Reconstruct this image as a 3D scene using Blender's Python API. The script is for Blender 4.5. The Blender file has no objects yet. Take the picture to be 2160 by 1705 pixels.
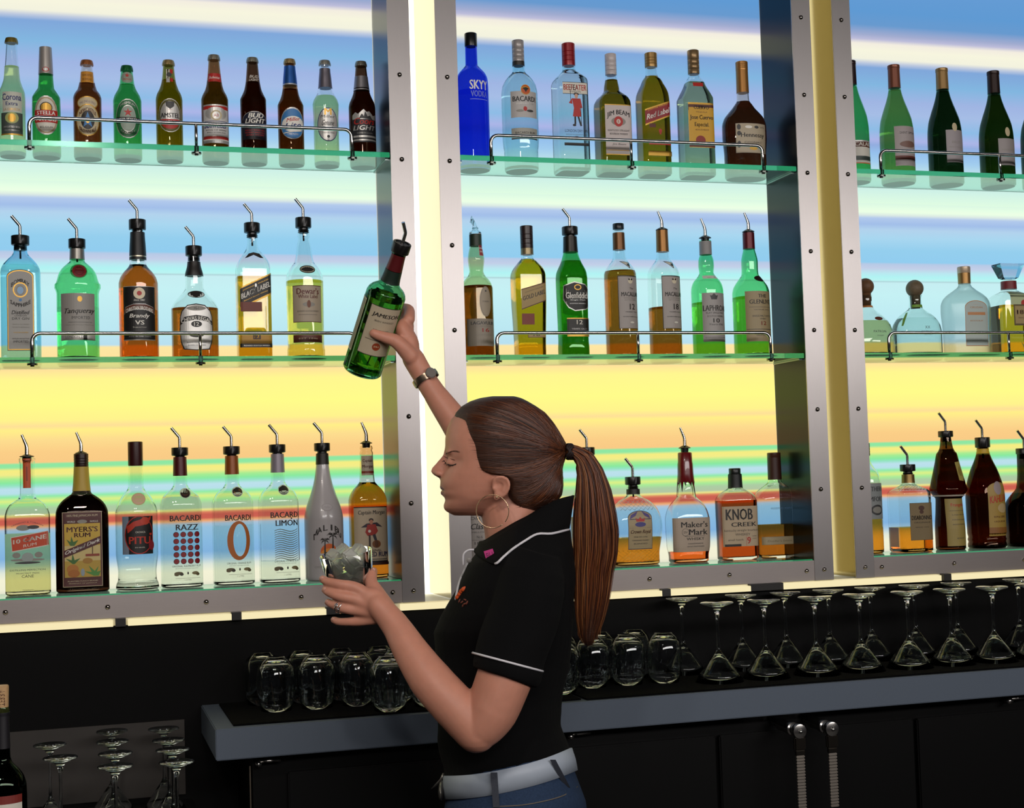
import bpy, bmesh, math, random
from mathutils import Vector, Matrix, Euler
from mathutils.geometry import tessellate_polygon
import numpy as np
R = random.Random(7)
SC = bpy.context.scene
COL = SC.collection

# ------------------------------------------------------------------ camera
W, H, F = 2160.0, 1705.0, 3103.5
YAW, PIT, ROL = 0.2881, 0.0543, -0.0312
CAM = Vector((-0.7335, -3.3693, 1.53))
_fwd = Vector((math.sin(YAW)*math.cos(PIT), math.cos(YAW)*math.cos(PIT), math.sin(PIT)))
_r0 = Vector((math.cos(YAW), -math.sin(YAW), 0)); _u0 = _r0.cross(_fwd)
RT = math.cos(ROL)*_r0 + math.sin(ROL)*_u0
UP = -math.sin(ROL)*_r0 + math.cos(ROL)*_u0
FW = _fwd
cd = bpy.data.cameras.new('camera'); cam = bpy.data.objects.new('camera', cd); COL.objects.link(cam)
m = Matrix((RT, UP, -FW)).transposed().to_4x4(); m.translation = CAM; cam.matrix_world = m
cd.sensor_width = 36.0; cd.lens = 36.0*F/W; cd.clip_start = 0.05; cd.clip_end = 60
SC.camera = cam
SC.view_settings.view_transform = 'Standard'; SC.view_settings.look = 'None'
SC.view_settings.exposure = 0.0; SC.view_settings.gamma = 1.0; SC.view_settings.use_curve_mapping = False
SC.cycles.max_bounces = 24; SC.cycles.transmission_bounces = 20; SC.cycles.transparent_max_bounces = 12
SC.cycles.diffuse_bounces = 3; SC.cycles.glossy_bounces = 6
SC.cycles.caustics_reflective = False; SC.cycles.caustics_refractive = True
SC.cycles.sample_clamp_indirect = 4.0; SC.cycles.blur_glossy = 0.5

# ------------------------------------------------------------------ world and room lamps
wd = bpy.data.worlds.new('world'); SC.world = wd; wd.use_nodes = True
wd.node_tree.nodes['Background'].inputs[0].default_value = (0.75, 0.72, 0.80, 1)
wd.node_tree.nodes['Background'].inputs[1].default_value = 0.022

def area(name, loc, target, sx, sy, power, col=(1, 1, 1)):
    ld = bpy.data.lights.new(name, 'AREA'); ld.shape = 'RECTANGLE'; ld.size = sx; ld.size_y = sy
    ld.energy = power; ld.color = col
    o = bpy.data.objects.new(name, ld); COL.objects.link(o); o.location = loc
    o.rotation_euler = (Vector(target)-Vector(loc)).to_track_quat('-Z', 'Y').to_euler()
    return o
area('room_light', (1.3, -4.6, 2.66), (0.9, 0, 1.9), 6.2, 0.42, 116, (1.0, 0.95, 0.93))
area('ceiling_spot_light', (-1.3, -2.6, 2.95), (0.1, -0.5, 1.3), 0.14, 0.14, 9, (1.0, 0.9, 0.82))
area('ceiling_spot_light', (-0.75, -2.6, 2.95), (0.3, -0.5, 1.3), 0.14, 0.14, 9, (1.0, 0.9, 0.82))

# ------------------------------------------------------------------ pixel <-> place helpers
def ray(u, v):
    return RT*((u-W/2)/F) + UP*((H/2-v)/F) + FW
def at(u, v, X=None, Y=None, Z=None, d=None):
    r = ray(u, v)
    if X is not None: t = (X-CAM.x)/r.x
    elif Y is not None: t = (Y-CAM.y)/r.y
    elif Z is not None: t = (Z-CAM.z)/r.z
    else: t = d
    return CAM + r*t
def proj(p):
    q = Vector(p)-CAM; z = q.dot(FW)
    return (W/2+F*q.dot(RT)/z, H/2-F*q.dot(UP)/z, z)

# ------------------------------------------------------------------ materials
def lin(c):
    if isinstance(c, str):
        c = [int(c[i:i+2], 16)/255 for i in (0, 2, 4)]
    return tuple((x/12.92 if x <= .04045 else ((x+.055)/1.055)**2.4) for x in c)
MC = {}
def newmat(key):
    mt = bpy.data.materials.new(key); mt.use_nodes = True; MC[key] = mt
    nt = mt.node_tree; nt.nodes.clear()
    return mt, nt, nt.nodes.new('ShaderNodeOutputMaterial')
def pm(hexc, rough=0.5, metal=0.0, noise=0.0, scale=60, spec=0.5, bump=0.0, stretch=None, coat=0.0, name='paint'):
    """principled paint with a procedural value wobble"""
    key = f'{name}_{hexc}_{rough}_{metal}_{noise}_{bump}_{stretch}'
    if key in MC: return MC[key]
    mt, nt, out = newmat(key)
    b = nt.nodes.new('ShaderNodeBsdfPrincipled'); nt.links.new(b.outputs[0], out.inputs[0])
    c = lin(hexc)
    b.inputs['Base Color'].default_value = (*c, 1); b.inputs['Roughness'].default_value = rough
    b.inputs['Metallic'].default_value = metal; b.inputs['Specular IOR Level'].default_value = spec
    b.inputs['Coat Weight'].default_value = coat
    tc = nt.nodes.new('ShaderNodeTexCoord'); mp = nt.nodes.new('ShaderNodeMapping')
    if stretch: mp.inputs['Scale'].default_value = stretch
    nz = nt.nodes.new('ShaderNodeTexNoise'); nz.inputs['Scale'].default_value = scale; nz.inputs['Detail'].default_value = 4
    nt.links.new(tc.outputs['Object'], mp.inputs[0]); nt.links.new(mp.outputs[0], nz.inputs['Vector'])
    mr = nt.nodes.new('ShaderNodeMapRange'); mr.inputs[3].default_value = 1-max(noise, .02); mr.inputs[4].default_value = 1+max(noise, .02)
    nt.links.new(nz.outputs[0], mr.inputs[0])
    mx = nt.nodes.new('ShaderNodeVectorMath'); mx.operation = 'SCALE'; mx.inputs[0].default_value = c
    nt.links.new(mr.outputs[0], mx.inputs['Scale']); nt.links.new(mx.outputs[0], b.inputs['Base Color'])
    if bump:
        bp = nt.nodes.new('ShaderNodeBump'); bp.inputs['Strength'].default_value = bump; bp.inputs['Distance'].default_value = 0.002
        nt.links.new(nz.outputs[0], bp.inputs['Height']); nt.links.new(bp.outputs[0], b.inputs['Normal'])
    return mt
def glass(hexc, rough=0.0, ior=1.45, name='glass', pw=1.0):
    key = f'{name}_{hexc}_{rough}_{ior}_{pw}'
    if key in MC: return MC[key]
    mt, nt, out = newmat(key)
    g = nt.nodes.new('ShaderNodeBsdfGlass'); g.inputs['Color'].default_value = (*[x**pw for x in lin(hexc)], 1)
    g.inputs['Roughness'].default_value = rough; g.inputs['IOR'].default_value = ior
    nt.links.new(g.outputs[0], out.inputs[0])
    return mt
def emis(hexc, s, name='glow'):
    key = f'{name}_{hexc}_{s}'
    if key in MC: return MC[key]
    mt, nt, out = newmat(key)
    e = nt.nodes.new('ShaderNodeEmission'); e.inputs[0].default_value = (*lin(hexc), 1); e.inputs[1].default_value = s
    nt.links.new(e.outputs[0], out.inputs[0])
    return mt

# ------------------------------------------------------------------ object helpers
def obj(name, bm, mats, parent=None, smooth=True, angle=None):
    me = bpy.data.meshes.new(name)
    if isinstance(bm, bmesh.types.BMesh):
        bm.to_mesh(me); bm.free()
    else: me = bm
    o = bpy.data.objects.new(name, me); COL.objects.link(o)
    for mt in (mats if isinstance(mats, (list, tuple)) else [mats]): me.materials.append(mt)
    if smooth:
        me.shade_smooth()
        if angle is not None: me.set_sharp_from_angle(angle=math.radians(angle))
    if parent is not None: o.parent = parent
    return o
def tag(o, label=None, cat=None, group=None, kind=None):
    if label: o['label'] = label
    if cat: o['category'] = cat
    if group: o['group'] = group
    if kind: o['kind'] = kind
    return o
def empty(name, loc=(0, 0, 0), rot=(0, 0, 0), **k):
    o = bpy.data.objects.new(name, None); COL.objects.link(o); o.location = loc; o.rotation_euler = rot
    o.empty_display_size = .03
    return tag(o, **k)
def copy_tree(o, parent=None):
    c = o.copy(); COL.objects.link(c); c.parent = parent
    for ch in list(o.children): copy_tree(ch, c)
    return c
def box(bm, x0, x1, y0, y1, z0, z1, mi=0, bevel=0.0):
    r = bmesh.ops.create_cube(bm, size=1.0)
    for v in r['verts']:
        v.co = Vector(((x0+x1)/2+v.co.x*(x1-x0), (y0+y1)/2+v.co.y*(y1-y0), (z0+z1)/2+v.co.z*(z1-z0)))
    fs = {f for v in r['verts'] for f in v.link_faces}
    for f in fs: f.material_index = mi
    if bevel:
        bmesh.ops.bevel(bm, geom=list({e for v in r['verts'] for e in v.link_edges}), offset=bevel, segments=2, affect='EDGES')
def rings(bm, rs, closed=False, cap0=True, cap1=True, mi=0):
    """rs = list of lists of Vector, same count; skin them"""
    vs = [[bm.verts.new(p) for p in r] for r in rs]
    n = len(vs[0])
    pairs = list(zip(vs[:-1], vs[1:])) + ([(vs[-1], vs[0])] if closed else [])
    for a, b in pairs:
        for i in range(n):
            f = bm.faces.new((a[i], a[(i+1) % n], b[(i+1) % n], b[i])); f.material_index = mi
    if not closed:
        if cap0: f = bm.faces.new(list(reversed(vs[0]))); f.material_index = mi
        if cap1: f = bm.faces.new(vs[-1]); f.material_index = mi
    return vs
def lathe(bm, pr, seg=28, mi=0, cap0=True, cap1=True, c=(0, 0)):
    """pr list (z, r) bottom to top"""
    rs = [[Vector((c[0]+r*math.cos(2*PI*i/seg), c[1]+r*math.sin(2*PI*i/seg), z)) for i in range(seg)] for z, r in pr]
    return rings(bm, rs, cap0=cap0, cap1=cap1, mi=mi)
PI = math.pi
def frames(pts):
    T = []
    for i in range(len(pts)):
        a = pts[max(0, i-1)]; b = pts[min(len(pts)-1, i+1)]; T.append((b-a).normalized())
    n = T[0].orthogonal().normalized(); out = []
    for t in T:
        n = (n-t*n.dot(t)).normalized(); out.append((n, t.cross(n)))
    return out
def tube(bm, pts, r, seg=8, mi=0, cap=True, flat=1.0):
    pts = [Vector(p) for p in pts]; fr = frames(pts)
    rr = r if isinstance(r, (list, tuple)) else [r]*len(pts)
    rs = [[p+(a*math.cos(2*PI*i/seg)+b*flat*math.sin(2*PI*i/seg))*q for i in range(seg)] for p, (a, b), q in zip(pts, fr, rr)]
    rings(bm, rs, cap0=cap, cap1=cap, mi=mi)
def spline(pts, n=8):
    """catmull-rom through tuples/vectors"""
    P = [Vector(p) for p in pts]; out = []
    for i in range(len(P)-1):
        a, b, c, d = P[max(0, i-1)], P[i], P[i+1], P[min(len(P)-1, i+2)]
        for k in range(n):
            t = k/n
            out.append(0.5*((2*b)+(c-a)*t+(2*a-5*b+4*c-d)*t*t+(3*b-a-3*c+d)*t**3))
    out.append(P[-1]); return out
def sphere(bm, c, rx, ry=None, rz=None, u=16, v=10, mi=0, rot=None):
    ry = ry or rx; rz = rz or rx
    r = bmesh.ops.create_uvsphere(bm, u_segments=u, v_segments=v, radius=1)
    for q in r['verts']:
        p = Vector((q.co.x*rx, q.co.y*ry, q.co.z*rz))
        if rot: p = rot @ p
        q.co = p+Vector(c)
    for f in {f for q in r['verts'] for f in q.link_faces}: f.material_index = mi
def pchip(xs, ys, x):
    """monotone-ish interpolation; xs ascending"""
    n = len(xs)
    if x <= xs[0]: return ys[0]
    if x >= xs[-1]: return ys[-1]
    i = max(j for j in range(n-1) if xs[j] <= x)
    h = [xs[j+1]-xs[j] for j in range(n-1)]; d = [(ys[j+1]-ys[j])/h[j] for j in range(n-1)]
    def sl(j):
        if j == 0: return d[0]
        if j == n-1: return d[-1]
        if d[j-1]*d[j] <= 0: return 0
        return 2*d[j-1]*d[j]/(d[j-1]+d[j])
    t = (x-xs[i])/h[i]; m0, m1 = sl(i)*h[i], sl(i+1)*h[i]
    return (2*t**3-3*t*t+1)*ys[i]+(t**3-2*t*t+t)*m0+(-2*t**3+3*t*t)*ys[i+1]+(t**3-t*t)*m1
# ================================================================== SETTING
steel = pm('A29D9B', .36, 1.0, .05, 22, bump=.035, stretch=(60, 60, 1.0), name='brushed_steel_vertical')
steel_h = pm('ABA29E', .38, 1.0, .05, 22, bump=.035, stretch=(1.0, 60, 60), name='brushed_steel_horizontal')
steel_in = pm('272F34', .28, 1.0, .05, 30, name='dark_steel')
steel_out = pm('968A60', .12, 1.0, .04, 30, name='side_steel')
chrome = pm('D6D2CC', .2, 1.0, name='chrome')
black_wall = pm('050505', .6, 0, .5, 220, spec=.12, name='black_laminate')
black_matte = pm('060606', .6, name='black_matte')

ZT = 2.95   # cabinets run on above the picture
bm = bmesh.new(); box(bm, -2.2, 3.2, .235, .30, 1.25, 3.05)
tag(obj('wall_back', bm, emis('FFFBE6', 2.3, 'lightbox'), smooth=False), kind='structure')
bm = bmesh.new(); box(bm, -2.2, 3.2, .004, .30, 0, 1.2445)
tag(obj('wall_lower', bm, black_wall, smooth=False), kind='structure')
bm = bmesh.new(); box(bm, -4, 5, -6, .30, -.05, 0)
tag(obj('floor', bm, pm('1A1817', .7, 0, .3, 8), smooth=False), kind='structure')
bm = bmesh.new(); box(bm, -4, 5, -6, .30, 3.35, 3.4)
tag(obj('ceiling', bm, pm('0C0C0D', .9, 0, .2, 8), smooth=False), kind='structure')
# glowing sill under the cabinets, black brackets across it
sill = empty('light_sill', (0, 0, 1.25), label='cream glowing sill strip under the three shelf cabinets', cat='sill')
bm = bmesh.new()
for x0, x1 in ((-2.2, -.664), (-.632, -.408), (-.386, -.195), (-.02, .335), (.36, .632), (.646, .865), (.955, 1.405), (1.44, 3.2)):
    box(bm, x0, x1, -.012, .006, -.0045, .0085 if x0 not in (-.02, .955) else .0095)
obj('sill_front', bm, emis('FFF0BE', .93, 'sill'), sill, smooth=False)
bm = bmesh.new(); box(bm, -2.2, 3.2, .006, .235, -.004, .0125)
obj('sill_top', bm, pm('F3EBCB', .5), sill, smooth=False)
bm = bmesh.new()
for x in (-.648, -.397, .639, 1.4225): box(bm, x-.011, x+.011, -.0135, .03, -.005, .0125)
for x0, x1 in ((-.195, -.075), (.865, .955)): box(bm, x0, x1, -.010, .02, -.0045, .0125)
obj('bracket', bm, pm('14110E', .5), sill, smooth=False)

# ---- stripes of the backlit panels, by true height
STR = []
def S(px, lst):
    for y, c in lst: STR.append((at(px, y, Y=.178)[2], c))
S(740, [(4, '9FA9CC'), (14, 'B9B9D6'), (24, 'EFE9DC'), (40, 'F3F1DB'), (60, 'EFEEDB'), (70, 'B9C5DB'), (80, '7EA4D6'), (95, '7FA9D8'), (120, '80B3DC'),
        (160, '9DB2DF'), (190, 'A3BAE2'), (225, '8BB9E2'), (250, 'A9B2E3'), (262, '8FAADB'), (280, '93BDE8'), (300, '9FC9EA')])
S(740, [(335, 'C4E6E4'), (365, 'CBEDE3'), (400, 'D9F5E0')])
S(230, [(385, 'DCF8DF'), (405, 'E9FFE2'), (414, 'D8E6E0'), (421, 'AFC6E8'), (436, '9FBBE5'), (450, 'AFCFE9'), (470, 'A6D3EC'), (500, '92CBEA'), (530, '8FC9EB'),
        (534, 'B3C6E2'), (545, 'BFCBE4'), (556, 'B7E3EC'), (566, 'AEEFEF'), (575, 'B8F0EE'), (577.5, 'A9C9CF'), (580, 'C3EAEE'), (610, 'C2EDF0'), (690, 'B9E4EE'), (728, 'B5DCEB'),
        (732, 'F9E3A0'), (760, 'FBDE9B'), (772, 'FAD79C'), (779, 'FBDE98'), (800, 'FCF38D'), (850, 'FDF888'), (885, 'FCEF8A'), (897, 'FADC95'), (905, 'FCEB86'), (925, 'F9D98C'), (950, 'F7CB85'), (972, 'F5C783'),
        (975, '8CE3A0'), (982, '8DE39F'), (988, 'F2E97F'), (997, 'EFE886'), (1006, 'A4E88F'), (1014, '86E59C'), (1020, '92DFC0'), (1027, 'B9DDE8'), (1036, 'B5DCE6'), (1043, '8CE6A4'), (1052, 'D9EC84'), (1060, 'A5E695'),
        (1068, 'A9C9A0'), (1078, 'AFC3A0'), (1082, 'E7E389'), (1087, 'D9805E'), (1092, 'C65E50'), (1100, 'C95F50'), (1106, 'E9A973'), (1112, 'A8BFD3'), (1120, '92BDDB'), (1150, '86B6DC'), (1172, '80AFDA'),
        (1185, 'A3C4DB'), (1200, 'DCE4D6'), (1215, 'F0EED2'), (1235, 'EDEBD0'), (1252, 'C9CFBF')])
S(1540, [(4, '5E97CF'), (33, '6697CB')])
STR.sort()
# the part above the picture: keep blue
STR.append((3.0, '6C9BD2'))
BAND0, BAND1 = 1.27, 3.0
mt, nt, out = newmat('striped_backlight')
tc = nt.nodes.new('ShaderNodeTexCoord'); sx = nt.nodes.new('ShaderNodeSeparateXYZ'); nt.links.new(tc.outputs['Object'], sx.inputs[0])
em = nt.nodes.new('ShaderNodeEmission'); em.inputs[1].default_value = 1.04
prev = None
zs = [z for z, _ in STR]
def ramp(lo, hi, part):
    mr = nt.nodes.new('ShaderNodeMapRange'); mr.inputs[1].default_value = lo; mr.inputs[2].default_value = hi
    nt.links.new(sx.outputs[2], mr.inputs[0])
    cr = nt.nodes.new('ShaderNodeValToRGB'); nt.links.new(mr.outputs[0], cr.inputs[0]); e = cr.color_ramp.elements
    for i, (z, c) in enumerate(part):
        p = (z-lo)/(hi-lo)
        if i == 0: el = e[0]; el.position = p
        elif i == 1: el = e[1]; el.position = p
        else: el = e.new(p)
        el.color = (*lin(c), 1)
    return cr
chunks = [STR[i:i+26] for i in range(0, len(STR), 25)]
chunks = [c for c in chunks if len(c) > 1]
cur = None
for c in chunks:
    r = ramp(c[0][0]-1e-4, c[-1][0]+1e-4, c)
    if cur is None: cur = r.outputs[0]; continue
    gt = nt.nodes.new('ShaderNodeMath'); gt.operation = 'GREATER_THAN'; gt.inputs[1].default_value = c[0][0]; nt.links.new(sx.outputs[2], gt.inputs[0])
    mx = nt.nodes.new('ShaderNodeMix'); mx.data_type = 'RGBA'; nt.links.new(gt.outputs[0], mx.inputs[0]); nt.links.new(cur, mx.inputs[6]); nt.links.new(r.outputs[0], mx.inputs[7])
    cur = mx.outputs[2]
nt.links.new(cur, em.inputs[0]); nt.links.new(em.outputs[0], out.inputs[0])
striped = mt

# ---- three cabinets
PITCH = 1.0635
bmr = bmesh.new()
lathe(bmr, [(0, .0058), (.0022, .0054), (.0042, .004), (.0052, .002), (.0055, .0004)], 14)
for v in bmr.verts: v.co = Vector((v.co.x, -v.co.z, v.co.y))
rivet_me = bpy.data.meshes.new('rivet'); bmr.to_mesh(rivet_me); bmr.free(); rivet_me.shade_smooth(); rivet_me.materials.append(pm('9A938C', .16, 1.0, name='rivet'))
ZR = [2.5075-.203*k for k in range(-2, 7)]
where = ['left', 'middle', 'right']
for k in range(3):
    xl = -.9085+PITCH*k; xr = xl+.894
    cab = empty('shelf_cabinet', (0, 0, 0), cat='cabinet', group='backlit steel shelf cabinets',
                label='%s steel framed backlit cabinet with %s' % (where[k], ['beer bottles on its top shelf', 'tall liquor bottles on its top shelf', 'green wine bottles on its top shelf'][k]))
    for a, b in ((xl-.0525, xl), (xr, xr+.0535)):
        bm = bmesh.new(); box(bm, a, b, 0, .004, 1.2625, ZT, bevel=.0006); obj('post', bm, steel, cab, smooth=False)
    bm = bmesh.new(); box(bm, xl, xr, .0012, .004, 1.2630, 1.3135, bevel=.0006); obj('bottom_rail', bm, steel_h, cab, smooth=False)
    for s, a in ((-1, xl), (1, xr)):
        bm = bmesh.new(); box(bm, min(a, a+s*.002), max(a, a+s*.002), .004, .185, 1.27, ZT); obj('side_panel', bm, steel_in, cab, smooth=False)
        o1, o2 = sorted((a+s*.048, a+s*.0515))
        bm = bmesh.new(); box(bm, o1, o2, .004, .225, 1.266, ZT); obj('outer_side_panel', bm, steel_out, cab, smooth=False)
    bm = bmesh.new(); box(bm, xl, xr, .004, .18, 1.270, 1.276); obj('bottom_panel', bm, pm('9C9A90', .4, .6), cab, smooth=False)
    bm = bmesh.new(); box(bm, xl+.001, xr-.001, .178, .181, 1.276, ZT); obj('light_panel', bm, striped, cab, smooth=False)
    for x in (xl-.0265, xr+.0265):
        for z in ZR:
            o = bpy.data.objects.new('rivet', rivet_me); COL.objects.link(o); o.parent = cab; o.location = (x, 0, z)
    for i in range(5):
        o = bpy.data.objects.new('rivet', rivet_me); COL.objects.link(o); o.parent = cab; o.location = (xl+.0215+i*.2125, .0012, 1.288)
    for z in (2.322, 1.840):
        for x0, x1 in ((xr-.009, xr), (xl, xl+.009)):
            bm = bmesh.new(); box(bm, x0, x1, .02, .165, z-.0165, z-.0130); obj('shelf_bracket', bm, pm('8F9C98', .3, 1.0), cab, smooth=False)
# ---- glass shelves
gl_face = glass('EAF8F3', 0, 1.5, 'shelf_glass'); gl_edge = glass('9FDCC6', .15, 1.5, 'shelf_edge_glass')
names = [['beer bottles', 'pourer-topped spirits', 'rum bottles'], ['vodka and whiskey bottles', 'single malt bottles', 'bourbon bottles'], ['wine bottles', 'round cork-topped bottles', 'liqueur bottles']]
for k in range(3):
    xl = -.9085+PITCH*k; xr = xl+.894
    for j, z in enumerate((2.322, 1.840, 1.3165)):
        bm = bmesh.new(); box(bm, xl+.001, xr-.001, .006 if j < 2 else .006, .176, z-.0125 if j < 2 else z-.010, z, bevel=.0008)
        for f in bm.faces:
            f.material_index = 1 if abs(f.normal.z) < .5 else 0
        s = obj('glass_shelf', bm, [gl_face, gl_edge], smooth=False)
        tag(s, 'green-edged glass shelf under the %s in the %s cabinet' % (names[k][j], where[k]), 'shelf', 'glass shelves in the cabinets')
        if j == 2: continue
        # guard rail
        gr = empty('guard_rail', (0, .020, z), label='bent chrome guard rail in front of the %s in the %s cabinet' % (names[k][j], where[k]), cat='rail', group='chrome guard rails on the shelves')
        px = [xl+.083, xl+.446, xl+.806]
        pts = [(px[0], 0, 0), (px[0], 0, .030)] + [(px[0]+.018*(1-math.cos(a)), 0, .036+.018*math.sin(a)) for a in np.linspace(0, PI/2, 6)]
        pts += [(px[1], 0, .054)] + [(px[2]-.018*(1-math.cos(a)), 0, .036+.018*math.sin(a)) for a in np.linspace(PI/2, 0, 6)] + [(px[2], 0, .030), (px[2], 0, 0)]
        bm = bmesh.new(); tube(bm, pts, .0043, 12); tube(bm, [(px[1], 0, .001), (px[1], 0, .054)], .0036, 10)
        obj('rail', bm, chrome, gr)
        for x in px:
            bm = bmesh.new()
            lathe(bm, [(-.0172, .011), (-.0132, .0115), (-.0127, .006)], 18); lathe(bm, [(-.0127, .0052), (.001, .0052)], 14); lathe(bm, [(-.020, .004), (-.017, .005)], 12)
            for v in bm.verts: v.co.x += x
            obj('mount', bm, pm('6E716B', .25, 1.0), gr, angle=40)
        # thin bracket ledges on the side panels

# ---- counter with dark wall, cooler below
ctr = empty('counter', (0, 0, 0), label='slate grey back bar counter holding the upturned glasses', cat='counter')
CZ = 1.060
slate = pm('55606E', .55, 0, .05, 200, name='slate_laminate')
bm = bmesh.new(); box(bm, -.478, 1.415, -.36, .003, .998, CZ, bevel=.002); obj('counter_top', bm, slate, ctr, smooth=False)
bm = bmesh.new(); box(bm, 1.4165, 3.0, -.36, .003, .998, CZ, bevel=.002); obj('counter_top', bm, slate, ctr, smooth=False)
bm = bmesh.new(); box(bm, -.44, .30, -.335, -.02, CZ, CZ+.004); box(bm, .31, 2.9, -.345, -.02, CZ, CZ+.004)
g = bm
obj('bar_mat', bm, pm('040404', .9, 0, .6, 400, spec=.1, bump=.9, name='rubber_mat'), ctr, smooth=False)
cool = empty('back_bar_cooler', (0, 0, 0), label='black back bar cooler under the slate counter', cat='cooler')
bm = bmesh.new(); box(bm, -.40, 2.95, -.30, .003, .02, .99); obj('cooler_body', bm, pm('050505', .4, spec=.2), cool, smooth=False)
for x0, x1 in ((-.33, .12), (.13, .62), (.63, 1.12), (1.13, 1.62), (1.63, 2.12)):
    bm = bmesh.new(); box(bm, x0, x1, -.315, -.301, .12, .955, bevel=.003); obj('door', bm, pm('050505', .45, spec=.2), cool, smooth=False)
p = at(527, 1640, Y=-.31); bm = bmesh.new(); box(bm, p.x-.0012, p.x+.0012, -.3165, -.3145, .14, .975); obj('trim_line', bm, pm('6B6255', .4, .7), cool, smooth=False)
for u, v, w in ((545, 1612, .006), (1203, 1554, .006), (2128, 1479, .007)):
    p = at(u, v, Y=-.32); bm = bmesh.new()
    tube(bm, [(p.x, -.30, p.z), (p.x, -.328, p.z)], w, 12); box(bm, p.x, p.x+.045, -.325, -.318, p.z+.002, p.z+.008)
    obj('hinge', bm, chrome, cool)
# draught taps
def tap(u, v, first=None):
    p = at(u, v, Y=-.40)
    t = empty('tap', p, cat='tap', group='steel taps under the counter')
    bm = bmesh.new(); lathe(bm, [(0, .011), (.018, .012), (.020, .015), (.034, .015), (.036, .011), (.05, .0135), (.066, .0135), (.068, .008), (.09, .008)], 20)
    for q in bm.verts: q.co = Vector((q.co.x-.18*q.co.z, q.co.z, q.co.y+.10*q.co.z))
    obj('barrel', bm, chrome, t, angle=40)
    bm = bmesh.new(); lathe(bm, [(-.006, .008), (-.004, .0155), (.004, .0165), (.010, .0155)], 22); sphere(bm, (0, 0, -.006), .005, u=10, v=6)
    for q in bm.verts: q.co = Vector((q.co.x, q.co.z, q.co.y))
    obj('tap_face', bm, chrome, t, angle=40)
    bm = bmesh.new(); box(bm, -.014, .014, -.004, .006, -.042, -.012, bevel=.003); box(bm, -.011, .011, -.003, .004, -.052, -.042, bevel=.001); obj('clamp', bm, pm('4B4640', .3, 1.0), t, smooth=False)
    bm = bmesh.new(); n = 18
    for i in range(n):
        z = -.052-i*.0066
        box(bm, -.0088, .0088, -.0012, .0012, z-.0062, z-.0008)
        box(bm, -.0100, -.0070, -.0018, .0018, z-.005, z-.002); box(bm, .0070, .0100, -.0018, .0018, z-.005, z-.002)
    obj('knurled_strap', bm, pm('A89F94', .4, .8, .25, 900), t, smooth=False)
    return t
t1 = tap(1686, 1543); t1['label'] = 'steel tap with hanging knurled strap, the left one under the counter'
t2 = copy_tree(t1); t2.location = at(1754, 1538, Y=-.40); t2['label'] = 'steel tap with hanging knurled strap, the right one under the counter'
# ================================================================== BOTTLES
_tx = {}
def text_flat(s):
    """flat text as (verts, faces) normalised to a unit box centred on 0"""
    if s in _tx: return _tx[s]
    cu = bpy.data.curves.new('t', 'FONT'); cu.body = s; cu.resolution_u = 2; cu.offset = .0; cu.fill_mode = 'FRONT'
    o = bpy.data.objects.new('t', cu); COL.objects.link(o)
    dg = bpy.context.evaluated_depsgraph_get(); me = bpy.data.meshes.new_from_object(o.evaluated_get(dg))
    vs = [v.co.copy() for v in me.vertices]; fs = [tuple(p.vertices) for p in me.polygons]
    bpy.data.objects.remove(o); bpy.data.curves.remove(cu); bpy.data.meshes.remove(me)
    x0, x1 = min(v.x for v in vs), max(v.x for v in vs); y0, y1 = min(v.y for v in vs), max(v.y for v in vs)
    vs = [((v.x-x0)/(x1-x0)-.5, (v.y-y0)/(y1-y0)-.5) for v in vs]
    _tx[s] = (vs, fs); return _tx[s]
PAL = dict(W='D9D4C6', K='12100F', R='B3261E', G='1E6B3A', B='1B2B6B', Y='D9A93A', O='D2601A', S='A9A8A4', T='C9B994', C='D6CBAF', N='5A2A18', M='7E1420',
           g='C79A3B', s='C8C6C1', k='26221E', w='ECE8DE', b='3D7DB8', o='E07A2A', e='8D8A80', p='6E5A7A', L='7F9A66', c='E4D7B8', d='3A3A3A', t='B8A27A')
def pal(c):
    if c in ('g', 's', 'S'): return pm(PAL[c], .38, .45, name='foil_print')
    return pm(PAL.get(c, c), .5, name='print')
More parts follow.
